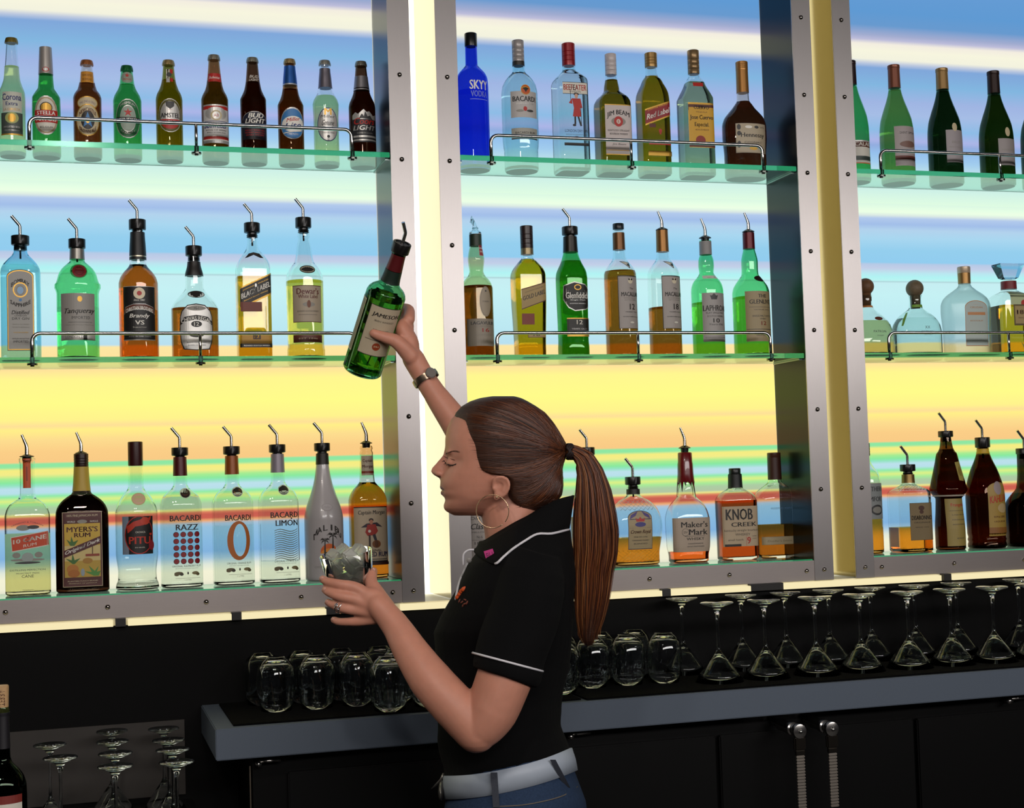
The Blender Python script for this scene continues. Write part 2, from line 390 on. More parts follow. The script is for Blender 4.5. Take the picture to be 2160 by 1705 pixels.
class Bottle:
    """superellipse bottle; image rows are turned into true heights for the place where it stands"""
    def __init__(s, cx, zsh, prof, n=2.0, dr=1.0, Y=None, sqy=None, frame=None, k=None):
        hwmax = max(h for _, h in prof)
        if frame is None:
            guess = at(cx, 0, Y=.12); kk = 3.45/F
            r = hwmax*kk
            Yc = Y if Y is not None else .171-r*dr
            # image row of the base
            b = CAM.copy()
            v0 = 1200.0
            for _ in range(12):
                p = at(cx, v0, Y=Yc); q = proj((p.x, Yc, zsh)); v0 = q[1]
            s.X, s.Yc, s.zsh = p.x, Yc, zsh
            s.k = q[2]/F
            phi = math.atan2(p.x-CAM.x, Yc-CAM.y)
        else:
            s.X, s.Yc, s.zsh = 0, 0, 0; s.k = k; phi = 0; s.y0 = frame
        s.frame = frame
        s.corr = 1/(math.cos(phi)+dr*abs(math.sin(phi))*.85) if n > 3 else 1.0
        s.n = n; s.dr = dr
        P = sorted(((s.z(y), h*s.k) for y, h in prof))
        P = [(z, h) for z, h in P if z > .004]
        s.sq = s.z(sqy) if sqy else (s.z(prof[-1][0]) if n == 2 else None)
        s.zs = [0.0]+[z for z, _ in P]; s.hs = [P[0][1]]+[h for _, h in P]
        s.top = s.zs[-1]
    def z(s, y):
        if s.frame is not None: return (s.y0-y)*s.k
        u = proj((s.X, s.Yc, s.zsh+.15))[0]
        uu = u
        for _ in range(3):
            p = at(uu, y, Y=s.Yc); uu = proj((s.X, s.Yc, p.z))[0]
        return at(uu, y, Y=s.Yc).z-s.zsh
    def sec(s, z):
        h = pchip(s.zs, s.hs, z)
        if s.n <= 2 and s.dr == 1: return h, h, 2.0
        t = max(0.0, min(1.0, (h/s.k-15.5)/11))
        t = t*t*(3-2*t)
        n = 2+(s.n-2)*t; cf = 1+(s.corr-1)*t; d = 1+(s.dr-1)*t
        return h*cf, h*cf*d, n
    def ring(s, z, off=0.0, seg=40):
        a, b, n = s.sec(z); a += off; b += off
        out = []
        for i in range(seg):
            th = 2*PI*i/seg; c, q = math.cos(th), math.sin(th)
            if n > 2.01:
                rr = (abs(c)**n+abs(q)**n)**(-1/n)
                out.append(Vector((a*rr*c, b*rr*q, z)))
            else: out.append(Vector((a*c, b*q, z)))
        return out
    def levels(s, z0, z1, nmax=46):
        L = {z0, z1} | {z for z in s.zs if z0 < z < z1}
        k = max(6, int((z1-z0)/.006)); k = min(k, nmax)
        L |= {z0+(z1-z0)*i/k for i in range(k+1)}
        return sorted(L)
    def shell(s, t=.0024, seg=40, hollow=True):
        bm = bmesh.new()
        lv = s.levels(.004, s.top)
        rs = [[p*Vector((.86, .86, 1)) if 0 else Vector((p.x*.93, p.y*.93, 0)) for p in s.ring(.004, 0, seg)]] + [s.ring(z, 0, seg) for z in lv]
        if hollow:
            rs += [s.ring(z, -t, seg) for z in reversed(s.levels(.009, s.top))]
            rs += [[Vector((p.x*.7, p.y*.7, .0075)) for p in s.ring(.009, -t, seg)]]
        rings(bm, rs)
        return bm
    def fill(s, ztop, t=.0024, seg=40):
        bm = bmesh.new()
        lv = s.levels(.0088, ztop)
        rs = [[Vector((p.x*.7, p.y*.7, .0070)) for p in s.ring(.009, -t+.0004, seg)]]+[s.ring(z, -t+.0004, seg) for z in lv]
        rings(bm, rs); return bm
    def band(s, z0, z1, off, mi=0, bm=None, seg=40):
        bm = bm or bmesh.new()
        lv = s.levels(z0, z1)
        rs = [s.ring(z0, off-.0008, seg)]+[s.ring(z, off, seg) for z in lv]+[s.ring(z1, off-.0008, seg)]
        rings(bm, rs, mi=mi); return bm
    def surf(s, x, z, off, th0=0.0):
        """point on the front skin: arc length x from the front centre (facing -Y), height z"""
        a, b, n = s.sec(max(0.004, min(s.top, z)))
        if n <= 2.01 and abs(a-b) < 1e-5:
            th = x/a+th0
            return Vector(((a+off)*math.sin(th), -(a+off)*math.cos(th), z))
        key = (round(a, 4), round(b, 4), round(n, 2))
        tb = s._tb.get(key) if hasattr(s, '_tb') else None
        if tb is None:
            if not hasattr(s, '_tb'): s._tb = {}
            tb = [(0.0, 0.0, -b, 0.0, -1.0)]; L = 0; pl = (0.0, -b)
            for i in range(1, 61):
                th = i/60*PI*.75; c, q = math.sin(th), -math.cos(th)
                rr = (abs(c)**n+abs(q/1)**n)**(-1/n); px, py = a*rr*c, b*rr*q
                L += math.hypot(px-pl[0], py-pl[1]); nx = abs(px/a)**(n-1)/a*(1 if px > 0 else -1); ny = abs(py/b)**(n-1)/b*(1 if py > 0 else -1)
                m_ = math.hypot(nx, ny) or 1; tb.append((L, px, py, nx/m_, ny/m_)); pl = (px, py)
            s._tb[key] = tb
        sg = 1 if x >= 0 else -1; ax = abs(x); i = 0
        while i < len(tb)-2 and tb[i+1][0] < ax: i += 1
        f = (ax-tb[i][0])/max(1e-9, tb[i+1][0]-tb[i][0]); f = min(f, 1.0)
        v = [tb[i][j]+(tb[i+1][j]-tb[i][j])*f for j in range(1, 5)]
        return Vector((sg*(v[0]+v[2]*off), v[1]+v[3]*off, z))
def flat_shape(e, bt):
    """element -> list of (flat verts in metres, faces, colour)"""
    k = bt.k; Z = bt.z; out = []
    if e[0] == 't':
        _, x, y, w, h, s, c = e[:7]; sl = e[7] if len(e) > 7 else 0; rise = e[8] if len(e) > 8 else 0; arch = e[9] if len(e) > 9 else 0
        vs, fs = text_flat(s)
        bw = min(.055*h, .05*w/len(s)) if h >= 7 else 0
        for ox in ((-bw, 0, bw) if bw else (0,)):
            out.append(([((x+ox+w*a+sl*h*b)*k, Z(y)+(h*b + rise*w*a - arch*(a*2)**2*h)*k) for a, b in vs], fs, c))
    elif e[0] == 'r':
        _, x0, y0, x1, y1, c = e[:6]; rise = e[6] if len(e) > 6 else 0
        out.append(([(x0*k, Z(y1)+rise*x0*k), (x1*k, Z(y1)+rise*x1*k), (x1*k, Z(y0)+rise*x1*k), (x0*k, Z(y0)+rise*x0*k)], [(0, 1, 2, 3)], c))
    elif e[0] == 'd':
        _, x, y, rx, ry, c = e[:6]
        n = 22; out.append(([((x+rx*math.cos(2*PI*i/n))*k, Z(y)+ry*k*math.sin(2*PI*i/n)) for i in range(n)], [tuple(range(n))], c))
    elif e[0] == 'a':   # arched top panel
        _, x0, y0, x1, y1, c = e[:6]; w = (x1-x0)/2; cx = (x0+x1)/2; q = w*.55
        pts = [(x0*k, Z(y1)), (x1*k, Z(y1))]+[((cx+w*math.cos(t))*k, Z(y0+q)+q*math.sin(t)*k) for t in np.linspace(0, PI, 14)]
        out.append((pts, [tuple(range(len(pts)))], c))
    elif e[0] == 'p':
        _, pl, c = e[:3]
        pts = [(x*k, Z(y)) for x, y in pl]
        tr = tessellate_polygon([[Vector((a, b, 0)) for a, b in pts]])
        out.append((pts, [tuple(t) for t in tr], c))
    return out
def make_label(bt, els, name, parent, th0=0.0, base_off=.0004):
    bm = bmesh.new(); cols = []
    n = -1; lastc = None
    for e in els:
        for vs, fs, c in flat_shape(e, bt):
            if c != lastc: n += 1; lastc = c
            if c not in cols: cols.append(c)
            b2 = bmesh.new(); V = [b2.verts.new((a, b, 0)) for a, b in vs]
            for f in fs:
                try: b2.faces.new([V[i] for i in f])
                except ValueError: pass
            xs = [a for a, _ in vs]; x0, x1 = min(xs), max(xs); zz = [b for _, b in vs]
            if x1-x0 > .008:
                m_ = int((x1-x0)/.005)
                for i in range(1, m_+1):
                    xx = x0+(x1-x0)*i/(m_+1)
                    bmesh.ops.bisect_plane(b2, geom=b2.verts[:]+b2.edges[:]+b2.faces[:], plane_co=(xx, 0, 0), plane_no=(1, 0, 0))
            if max(zz)-min(zz) > .02 and e[0] != 't':
                m_ = int((max(zz)-min(zz))/.012)
                for i in range(1, m_+1):
                    z_ = min(zz)+(max(zz)-min(zz))*i/(m_+1)
                    bmesh.ops.bisect_plane(b2, geom=b2.verts[:]+b2.edges[:]+b2.faces[:], plane_co=(0, z_, 0), plane_no=(0, 1, 0))
            off = base_off+.00012*n
            mp = {v: bm.verts.new(bt.surf(v.co.x, v.co.y, off, th0)) for v in b2.verts}
            ci = cols.index(c)
            for f in b2.faces:
                if f.normal.z < 0: vl = [mp[v] for v in reversed(f.verts)]
                else: vl = [mp[v] for v in f.verts]
                g = bm.faces.new(vl); g.material_index = ci
            b2.free()
    return obj(name, bm, [pal(c) for c in cols], parent, smooth=False)
GL = {'clear': 'F2F8F4', 'aqua': 'CFEFEF', 'blue': '2A3FD0', 'sapphire': '9AD8EC', 'green': '6FD98A', 'dgreen': '3E9A4E', 'beer': '5FC46B', 'brown': '9A6234', 'dbrown': '5E3A22',
      'olive': '8A8436', 'black': '3A2A20', 'wineg': '7FBF7A', 'wined': '3C5A38', 'cognac': 'E8DCC8', 'jgreen': '4FA368', 'aqua2': 'E3F3EE'}
LQ = {'amber': 'D68A2E', 'damber': 'B4661E', 'gold': 'D9AB2A', 'yellow': 'DCCB5C', 'red': 'D0622A', 'clear': 'F4FAF6', 'pale': 'E6DFA0', 'lime': 'D3DE9A', 'brown': '7A3A18', 'dark': '4E2412', 'green': 'A8CFA0', 'orange': 'EE9A2E', 'olive': 'C9C85C', 'yg': 'C8C890'}
black_rubber = pm('141312', .35, spec=.5, name='black_rubber')
def crown(bt, ytop, ybot, hw, col):
    z0, z1 = bt.z(ybot), bt.z(ytop); r = hw*bt.k; bm = bmesh.new(); seg = 42
    def rg(z, rr, w): return [Vector(((rr+(w if i % 2 else -w))*math.cos(2*PI*i/seg), (rr+(w if i % 2 else -w))*math.sin(2*PI*i/seg), z)) for i in range(seg)]
    rings(bm, [rg(z0, r*1.0, .0005), rg(z0+(z1-z0)*.5, r*.96, .0003), rg(z1-.0006, r*.86, 0), rg(z1, r*.7, 0)])
    return bm
def screw(bt, ytop, ybot, hw, ridges=3):
    z0, z1 = bt.z(ybot), bt.z(ytop); r = hw*bt.k; L = z1-z0
    pr = [(z0, r*.97), (z0+L*.06, r)]
    for i in range(ridges):
        q = z0+L*(.22+.6*i/max(1, ridges)); pr += [(q-.0008, r), (q, r*.95), (q+.0008, r)]
    pr += [(z1-.0014, r), (z1-.0003, r*.93), (z1, r*.8)]
    bm = bmesh.new(); lathe(bm, pr, 30); return bm
def pourer(bt, root, y0, y1, hw, ytip, kind='collar', col=None, lean=-1, tk=1.12):
    """y0..y1 rows of the collar, ytip row of the tube tip"""
    k = bt.k; z1, z0 = bt.z(y0), bt.z(y1); zt = bt.z(ytip); r = hw*k
    bm = bmesh.new()
    if kind == 'collar':
        seg = 24
        def rg(z, rr, w=0): return [Vector(((rr-(w if i % 4 == 0 else 0))*math.cos(2*PI*i/seg), (rr-(w if i % 4 == 0 else 0))*math.sin(2*PI*i/seg), z)) for i in range(seg)]
        rings(bm, [rg(z0-.001, r*.8), rg(z0, r*.96, .0008), rg(z0+.001, r, .001), rg(z1-.001, r, .001), rg(z1, r*.95), rg(z1, r*.78), rg(z1-.002, r*.74)])
        lathe(bm, [(z0-.013, r*.62), (z0-.010, r*.70), (z0-.009, r*.60), (z0-.006, r*.70), (z0-.005, r*.60), (z0-.001, r*.6)], 20)
    elif kind == 'disc':
        lathe(bm, [(z0-.010, r*.60), (z0-.001, r*.66), (z0, r), (z0+.0014, r*1.0), (z1, r*.62), (z1+.002, r*.4)], 22)
    p = obj('pour_spout', bm, col or black_rubber, root, angle=35)
    L = zt-z1; rt = .0034*tk
    bm = bmesh.new()
    if kind == 'collar':
        pts = [(0, 0, z1-.004), (0, 0, z1+L*.46), (lean*.0015, 0, z1+L*.55), (lean*L*.40, -.001, zt)]
        tube(bm, pts, rt, 12)
    else:
        pts = spline([(0, 0, z1-.004), (0, 0, z1+L*.4), (lean*L*.1, 0, z1+L*.7), (lean*L*.22, 0, zt)], 4); n = len(pts)
        tube(bm, pts, [rt*1.35*(1-.45*i/(n-1)) for i in range(n)], 12)
    obj('steel_tube', bm, chrome, p, angle=50)
    if kind == 'collar':
        bm = bmesh.new(); tube(bm, [(0, 0, z0-.002), (0, 0, z0-.032)], .0022, 8); obj('air_tube', bm, black_rubber, p)
    return p
def build(name, cx, zsh, prof, label, cat='bottle', group=None, gl='clear', lq=None, fy=None, n=2.0, dr=1.0, sqy=None, Y=None,
          foil=(), cap=None, pour=None, lab=(), neck=(), hollow=True, rough=0.0, opaque=None, frame=None, k=None, extra=None, yaw=0.0):
    bt = Bottle(cx, zsh, prof, n, dr, Y, sqy, frame, k)
    root = empty(name, (bt.X, bt.Yc, bt.zsh), (0, 0, yaw), label=label, cat=cat, group=group)
    if opaque: obj('bottle_body', bt.shell(hollow=False), pm(opaque, .25, coat=.3, name='glazed'), root, angle=60)
    else: obj('bottle_glass', bt.shell(hollow=hollow), glass(GL.get(gl, gl), rough, pw=.25), root, angle=60)
    if lq and not opaque:
        obj('liquid', bt.fill(min(bt.z(fy), bt.top-.004)), glass(LQ.get(lq, lq), 0, 1.33, 'liquid', pw=.5), root, angle=60)
    for i, f in enumerate(foil):   # (y0, y1, colour[, metal])
        z1, z0 = bt.z(f[0]), bt.z(f[1]); mm = f[3] if len(f) > 3 else .0
        z1 = min(z1, bt.top)
        obj('neck_foil', bt.band(z0, z1, .0007), pm(f[2], .38 if mm else .5, mm, name='foil'), root, angle=50)
    if cap:
        kd, y0, y1, hw, c = cap[:5]; mm = cap[5] if len(cap) > 5 else 0
        obj('bottle_cap', crown(bt, y0, y1, hw, c) if kd == 'crown' else screw(bt, y0, y1, hw, 0 if kd == 'plain' else 3), pm(c, .35, mm, name='cap'), root, angle=45)
    if pour: pourer(bt, root, *pour)
    for els in lab: make_label(bt, els, 'front_label', root)
    for els in neck: make_label(bt, els, 'neck_label', root)
    if extra: extra(bt, root)
    return root, bt
T, MID, BOT = 2.322, 1.840, 1.3165
# ------------------------------------------------------------------ top shelf, left cabinet: ten beers
g1 = 'beer bottles on the top left shelf'
build('beer_bottle', 27, T, [(90, 11), (97, 11.3), (140, 14.5), (166, 16.5), (182, 21), (196, 26), (210, 27), (400, 27)], gl='clear', lq='lime', fy=141, Y=.14, group=g1,
  label='clear beer bottle of pale yellow beer with gothic lettering, leftmost on the top shelf', cap=('crown', 81, 92, 13.5, '8A7A3A', .6),
  lab=[[('r', -20, 200, 22, 243, 'C5C6B8'), ('t', 0, 211, 40, 14, 'Corona', 'B'), ('t', 0, 225, 24, 8, 'Extra', 'B'), ('t', 0, 237, 34, 5, 'LA CERVEZA', 'g')],
       [('r', -24, 244, 24, 290, '47504A'), ('d', 0, 255, 14, 12, 'A9B06A'), ('d', 0, 255, 8, 9, 'g'), ('t', 0, 274, 34, 4, 'IMPORTED BEER', 's'), ('t', 0, 281, 30, 3, 'FROM MEXICO', 's'), ('r', -24, 288, 24, 291, 'g')]])
build('beer_bottle', 99, T, [(101, 12), (130, 13.4), (160, 14.6), (186, 16.5), (197, 23), (208, 28.5), (240, 29), (400, 29)], gl='beer', lq='green', fy=150, Y=.14, group=g1,
  label='green beer bottle with silver foil neck and oval label crossed by a red band', foil=[(100, 158, 'A7A19B', .4)],
  lab=[[('d', 0, 250, 27, 42, 's'), ('d', 0, 250, 24.5, 39, 'B9A27A'), ('d', 0, 250, 22, 36, 'W'), ('d', 0, 234, 13, 12, 'd'), ('d', 0, 234, 11, 10, 'g'), ('r', -25, 239, 25, 265, 'R'), ('t', 0, 245, 38, 8, 'STELLA', 'w'), ('t', 0, 258, 42, 8, 'ARTOIS', 'w'), ('t', 0, 275, 26, 4, 'BELGIUM', 'd')]],
  neck=[[('t', 0, 123, 22, 4, 'IMPORTED', 'K', 0, 0, 1), ('d', 0, 133, 4, 4, 'g'), ('p', [(-11, 133), (-6, 137), (-9, 138)], 'K'), ('p', [(11, 133), (6, 137), (9, 138)], 'K'), ('d', 0, 150, 7, 5, 'R'), ('d', 0, 150, 5, 3.5, 's')]])
build('beer_bottle', 186, T, [(137, 11.5), (143, 11), (153, 13), (178, 16.5), (190, 20), (199, 26), (208, 29), (400, 29)], gl='cognac', lq='brown', fy=176, Y=.14, group=g1,
  label='brown ale bottle with yellow neck label and gold oval label with blue star', cap=('crown', 128, 139, 13.5, 'A9693A', .6),
  neck=[[('r', -15, 154, 15, 178, 'C98A2A'), ('t', 0, 162, 20, 5, 'NEWCASTLE', 'N'), ('t', 0, 171, 20, 5, 'BROWN ALE', 'N')]],
  lab=[[('d', 0, 224, 23, 14, 'g'), ('d', 0, 224, 21, 12, 'T'), ('t', 0, 221, 34, 5, 'THE ONE & ONLY', 'p', 0, 0, 1), ('d', 0, 260, 26, 34, 'g'), ('d', 0, 260, 24, 32, 'T'), ('d', 0, 260, 14, 20, 'k'), ('p', [(0, 243), (4, 255), (14, 256), (6, 263), (9, 275), (0, 268), (-9, 275), (-6, 263), (-14, 256), (-4, 255)], 'b'), ('d', 0, 261, 4, 6, 'g'),
        ('t', 0, 238, 34, 8, 'NEWCASTLE', 'N', 0, 0, 1.2), ('t', 0, 285, 34, 8, 'BROWN ALE', 'N', 0, 0, -1.2)]])
build('beer_bottle', 270.5, T, [(149, 11.5), (160, 13), (180, 15.5), (192, 20), (203, 26), (215, 29), (240, 29), (400, 29)], gl='beer', lq='green', fy=180, Y=.14, group=g1,
  label='short green beer bottle with green cap and round green label bearing a red star', cap=('crown', 139.5, 151, 13, '1E6A34', .5),
  neck=[[('d', 0, 167, 14, 12, '8E9C8A'), ('p', [(0, 157), (1.4, 161), (5, 161), (2, 163.5), (3, 167), (0, 165), (-3, 167), (-2, 163.5), (-5, 161), (-1.4, 161)], 'R'), ('t', 0, 171, 16, 4, 'PREMIUM', 'R')]],
  lab=[[('d', 0, 257, 28, 42, 's'), ('d', 0, 257, 26.5, 40, 'G'), ('d', 0, 257, 17, 29, 's'), ('d', 0, 257, 16, 27, '97A596'), ('p', [(0, 235), (2, 241), (9, 241), (3.4, 245), (6, 252), (0, 248), (-6, 252), (-3.4, 245), (-9, 241), (-2, 241)], 'R'), ('r', -27, 254, 27, 266, 'K'), ('t', 0, 260, 48, 8, 'HEINEKEN', 'w'), ('t', 0, 224, 30, 5, 'PREMIUM', 's', 0, 0, 1.4), ('t', 0, 288, 30, 5, 'QUALITY', 's', 0, 0, -1.4)]])
build('beer_bottle', 359, T, [(138, 11), (150, 12), (172, 14.5), (190, 20), (200, 25), (212, 27.6), (400, 28)], gl='olive', lq='gold', fy=170, Y=.14, group=g1,
  label='olive brown beer bottle with gold cap and a red and silver round label', cap=('crown', 128, 139, 13, 'B39B6A', .7),
  neck=[[('r', -6, 149, 1, 178, 's'), ('r', 2, 149, 8, 158, 'R'), ('r', 2, 168, 8, 176, 'R'), ('d', 0, 161, 5, 5, 'd')]],
  lab=[[('d', 0, 250, 27, 36, 's'), ('d', 0, 250, 25.5, 34.5, '5A5418'), ('d', 0, 249, 22, 29, 's'), ('d', 0, 258, 21, 21, 'R'), ('r', -21, 238, 21, 258, 's'), ('p', [(-9, 221), (9, 221), (8, 231), (0, 237), (-8, 231)], 'd'), ('t', 0, 250, 40, 10, 'AMSTEL', 'K'), ('t', 0, 264, 26, 6, 'LIGHT', 'w')]])
build('beer_bottle', 455.4, T, [(126, 11), (140, 12), (165, 14.5), (180, 16.5), (192, 20), (202, 25), (212, 28), (400, 28)], gl='brown', lq='8E7A30', fy=172, Y=.14, group=g1,
  label='brown beer bottle with red neck label and white wrap label trimmed in red', cap=('crown', 117, 128, 13, '9F9A88', .7),
  neck=[[('r', -16, 158, 16, 176, 'R'), ('t', 0, 167, 24, 6, 'Budweiser', 'w', .3)]],
  lab=[[('r', -30, 227, 30, 308, 's'), ('r', -30, 230, 30, 240, 'R'), ('r', -30, 237, 30, 293, 'C9C6C2'), ('d', 0, 246, 24, 14, 's'), ('d', 0, 250, 12, 11, 'T'), ('d', 0, 250, 8, 8, 's'), ('t', 0, 250, 10, 6, 'AB', 'R'), ('r', -26, 262, 26, 263, 'B'), ('t', 0, 271, 50, 11, 'Budweiser', 'B', .35), ('t', 0, 281, 44, 3, 'KING OF BEERS', 'd'), ('t', 0, 286, 40, 2.5, 'BREWED BY OUR ORIGINAL PROCESS', 'd'), ('r', -30, 294, 30, 300, 'R'), ('r', -30, 300, 30, 302, 'w')]])
build('beer_bottle', 536.8, T, [(131, 11), (150, 12.5), (175, 15), (190, 18), (200, 22), (212, 27), (400, 27.5)], gl='dbrown', lq='brown', fy=175, Y=.14, group=g1,
  label='very dark beer bottle with slanted white capitals on a navy label over red lines', cap=('crown', 122.5, 133, 12.7, '9A9888', .7),
  neck=[[('t', 2, 165, 19, 6, 'BUD', 'w', .3), ('t', 1, 172, 21, 5, 'LIGHT', 'w', .3)]],
  lab=[[('d', 0, 258, 29, 17, 's'), ('d', 0, 258, 28, 16, '15182E'), ('r', -29, 258, 29, 300, '171420'), ('t', 3, 250, 32, 10, 'BUD', 'w', .3), ('t', 1, 261, 42, 10, 'LIGHT', 'w', .3), ('t', 0, 275, 44, 4, 'Premium Light Beer', 'R'), ('t', 0, 281, 44, 3, 'SPECIALLY BREWED WITH', 'R'), ('t', 0, 286, 46, 3, 'THE FINEST BARLEY MALT', 'R'), ('t', 0, 291, 40, 3, 'AND HOPS', 'R')]])
build('beer_bottle', 615.6, T, [(135, 11), (145, 11.5), (165, 13.5), (182, 15), (200, 18), (212, 22), (224, 27), (400, 28)], gl='brown', lq='8A5A30', fy=190, Y=.14, group=g1,
  label='brown beer bottle with blue foil neck and slanted blue and white label', cap=('crown', 125.5, 136, 12.7, 'B8A070', .7), foil=[(141, 179, '2C5FA8', .6), (177, 182, 'B8BEC4', .6)],
  neck=[[('d', 5, 153, 8, 6, 'w'), ('t', 5, 153, 12, 6, 'Lite', 'B', .3)]],
  lab=[[('d', 0, 266, 28, 34, 's'), ('d', 0, 267, 26.5, 32, 'b'), ('d', 2, 268, 26, 17, 'w', ), ('t', 2, 258, 28, 8, 'Miller', 'R', .3, .15), ('t', 2, 271, 34, 14, 'Lite', 'B', .35, .15), ('r', -20, 283, 20, 285, 'W', .15), ('t', 0, 289, 24, 3, 'A FINE PILSNER', 's')]])
build('beer_bottle', 690, T, [(138, 11.3), (146, 10.8), (165, 12.5), (187, 14.5), (200, 18), (212, 25), (222, 27.5), (250, 26.5), (400, 27.7)], gl='clear', lq='lime', fy=205, Y=.14, group=g1,
  label='clear beer bottle of pale green beer with silver neck foil and big silver oval label', cap=('crown', 128.5, 139, 12.7, 'A3A399', .7), foil=[(146, 187, '77727A', .6), (181, 184, 'B8B8B8', .7)],
  lab=[[('d', 0, 269, 24, 36, 'B'), ('d', 0, 269, 22.5, 34, 's'), ('t', 0, 242, 14, 14, 'M', 'g'), ('t', 0, 252, 30, 6, 'Miller', 'K', .2), ('t', 0, 265, 26, 12, 'Genuine', 'd', .3), ('t', 0, 277, 24, 8, 'Draft', 'd', .3), ('t', 0, 286, 26, 3, 'COLD FILTERED', 'd'), ('d', 0, 294, 3, 3, 'K')]])
build('beer_bottle', 766.6, T, [(139, 11), (150, 12), (175, 14.5), (195, 17), (207, 21), (218, 26), (228, 28), (400, 28)], gl='dbrown', lq='brown', fy=185, Y=.14, group=g1,
  label='dark beer bottle with silver mountain label and red script, beside the steel side panel', cap=('crown', 130.5, 141, 12.7, '8F8D80', .7), foil=[(163, 188, '8D8A8D', .6), (190, 193, 'B5B2B0', .7)],
  lab=[[('p', [(-28, 249), (-20, 243), (-14, 247), (-2, 237), (4, 243), (10, 241), (20, 250), (29, 246), (29, 262), (-28, 262)], 's'), ('p', [(-12, 256), (-6, 246), (-2, 252), (1, 241), (6, 252), (12, 250), (18, 258)], 'd'), ('r', -29, 258, 29, 306, '26262B'), ('t', 0, 262, 46, 14, 'Coors', 'R', .3), ('t', 0, 276, 48, 10, 'LIGHT', 's', .3), ('r', -29, 292, 29, 296, 's'), ('r', -29, 300, 29, 303, 's'), ('t', 0, 287, 34, 2.5, 'BREWED IN GOLDEN', 'S')]])

# ------------------------------------------------------------------ top shelf, middle cabinet: seven spirits
g2 = 'spirits on the top middle shelf'
build('liquor_bottle', 1001, T, [(74, 12.5), (98, 12.5), (138, 13), (147, 20), (156, 28), (168, 33), (190, 34.3), (400, 34.3)], gl='blue', lq='B8C8FF', fy=195, group=g2,
  label='cobalt blue glass bottle with black cap and white lettering', cap=('plain', 71, 99, 13.3, '161618'),
  lab=[[('t', 7, 187, 42, 20, 'SKYY', 'w'), ('t', 7, 206, 38, 13, 'VODKA', '6C7BD8'), ('r', -14, 217, 28, 218, '9AA4E0')]])
build('liquor_bottle', 1100.5, T, [(92, 12), (139, 12.5), (154, 14), (162, 22), (172, 30), (184, 36), (200, 38.5), (290, 38.5), (312, 37), (320, 36), (400, 37)], gl='aqua', lq='clear', fy=156, group=g2,
  label='clear rum bottle with grey screw cap, orange roundel and silver white label', cap=('screw', 86, 132, 12.8, 'A39D9A', .2), foil=[(131, 140, '2A2820')],
  lab=[[('r', -31, 202, 31, 257, 'B9B5B1'), ('r', -31, 279, 31, 300, 'A5A398'), ('r', -31, 300, 31, 302, 'K'), ('t', 0, 218, 52, 11, 'BACARDI', 'K'), ('t', 0, 228, 40, 3, 'SUPERIOR', 's'), ('d', 0, 239, 4, 5, 'R'), ('d', -11, 243, 8, 2.5, 'e'), ('d', 11, 243, 8, 2.5, 'd'), ('t', 0, 289, 44, 5, 'BACARDI RUM', 'd'), ('d', 2, 199, 10.5, 11, 'Y'), ('d', 2, 199, 9.5, 10, 'C2551E'), ('p', [(-5, 196), (2, 194), (9, 196), (5, 200), (2, 205), (-1, 200)], 'K')]])
def yeoman(x, y, h):   # small red-coated guard figure: hat, face, coat, legs, staff
    q = h/76
    return [('r', x-12*q, y-40*q, x-11*q, y-14*q, 'K', -.25), ('d', x+1*q, y-33*q, 6*q, 3*q, 'K'), ('d', x+1*q, y-29*q, 4*q, 5*q, 'C9A088'), ('p', [(x-9*q, y-24*q), (x+10*q, y-24*q), (x+14*q, y-4*q), (x+9*q, y-4*q), (x+11*q, y+14*q), (x-8*q, y+14*q), (x-5*q, y-4*q)], 'R'),
            ('p', [(x-9*q, y-24*q), (x-16*q, y-14*q), (x-8*q, y-12*q)], 'R'), ('r', x-5*q, y+14*q, x-1*q, y+30*q, 'K'), ('p', [(x+2*q, y+14*q), (x+6*q, y+14*q), (x+12*q, y+33*q), (x+8*q, y+34*q)], 'K'), ('d', x-5*q, y+32*q, 4*q, 2.5*q, 'K'), ('r', x+10*q, y-8*q, x+11*q, y+32*q, 'K')]
build('liquor_bottle', 1207, T, [(97, 13), (128, 13), (141, 13.5), (150, 14), (156, 20), (163, 31), (170, 38), (178, 41), (400, 41)], n=7, dr=.95, sqy=160, gl='aqua2', lq='clear', fy=150, group=g2,
  label='square clear gin bottle with red cap and a small red-coated guard figure', cap=('screw', 92.5, 140, 14, '8E1A20', .2),
  lab=[[('r', -26, 182, 28, 207, 'K'), ('r', -26, 183, 28, 206, 'W'), ('t', 1, 193, 50, 12, 'BEEFEATER', 'R'), ('t', 1, 202, 24, 3.5, 'LONDON', 'K')] + yeoman(2, 240, 76) + [('t', 1, 284, 50, 6, 'LONDON DRY GIN', 'K'), ('t', 1, 292, 46, 2.5, 'DISTILLED IN LONDON ENGLAND', 'd'), ('d', 1, 299, 6, 4, 'K'), ('r', -26, 309, 27, 315, 'K')]])
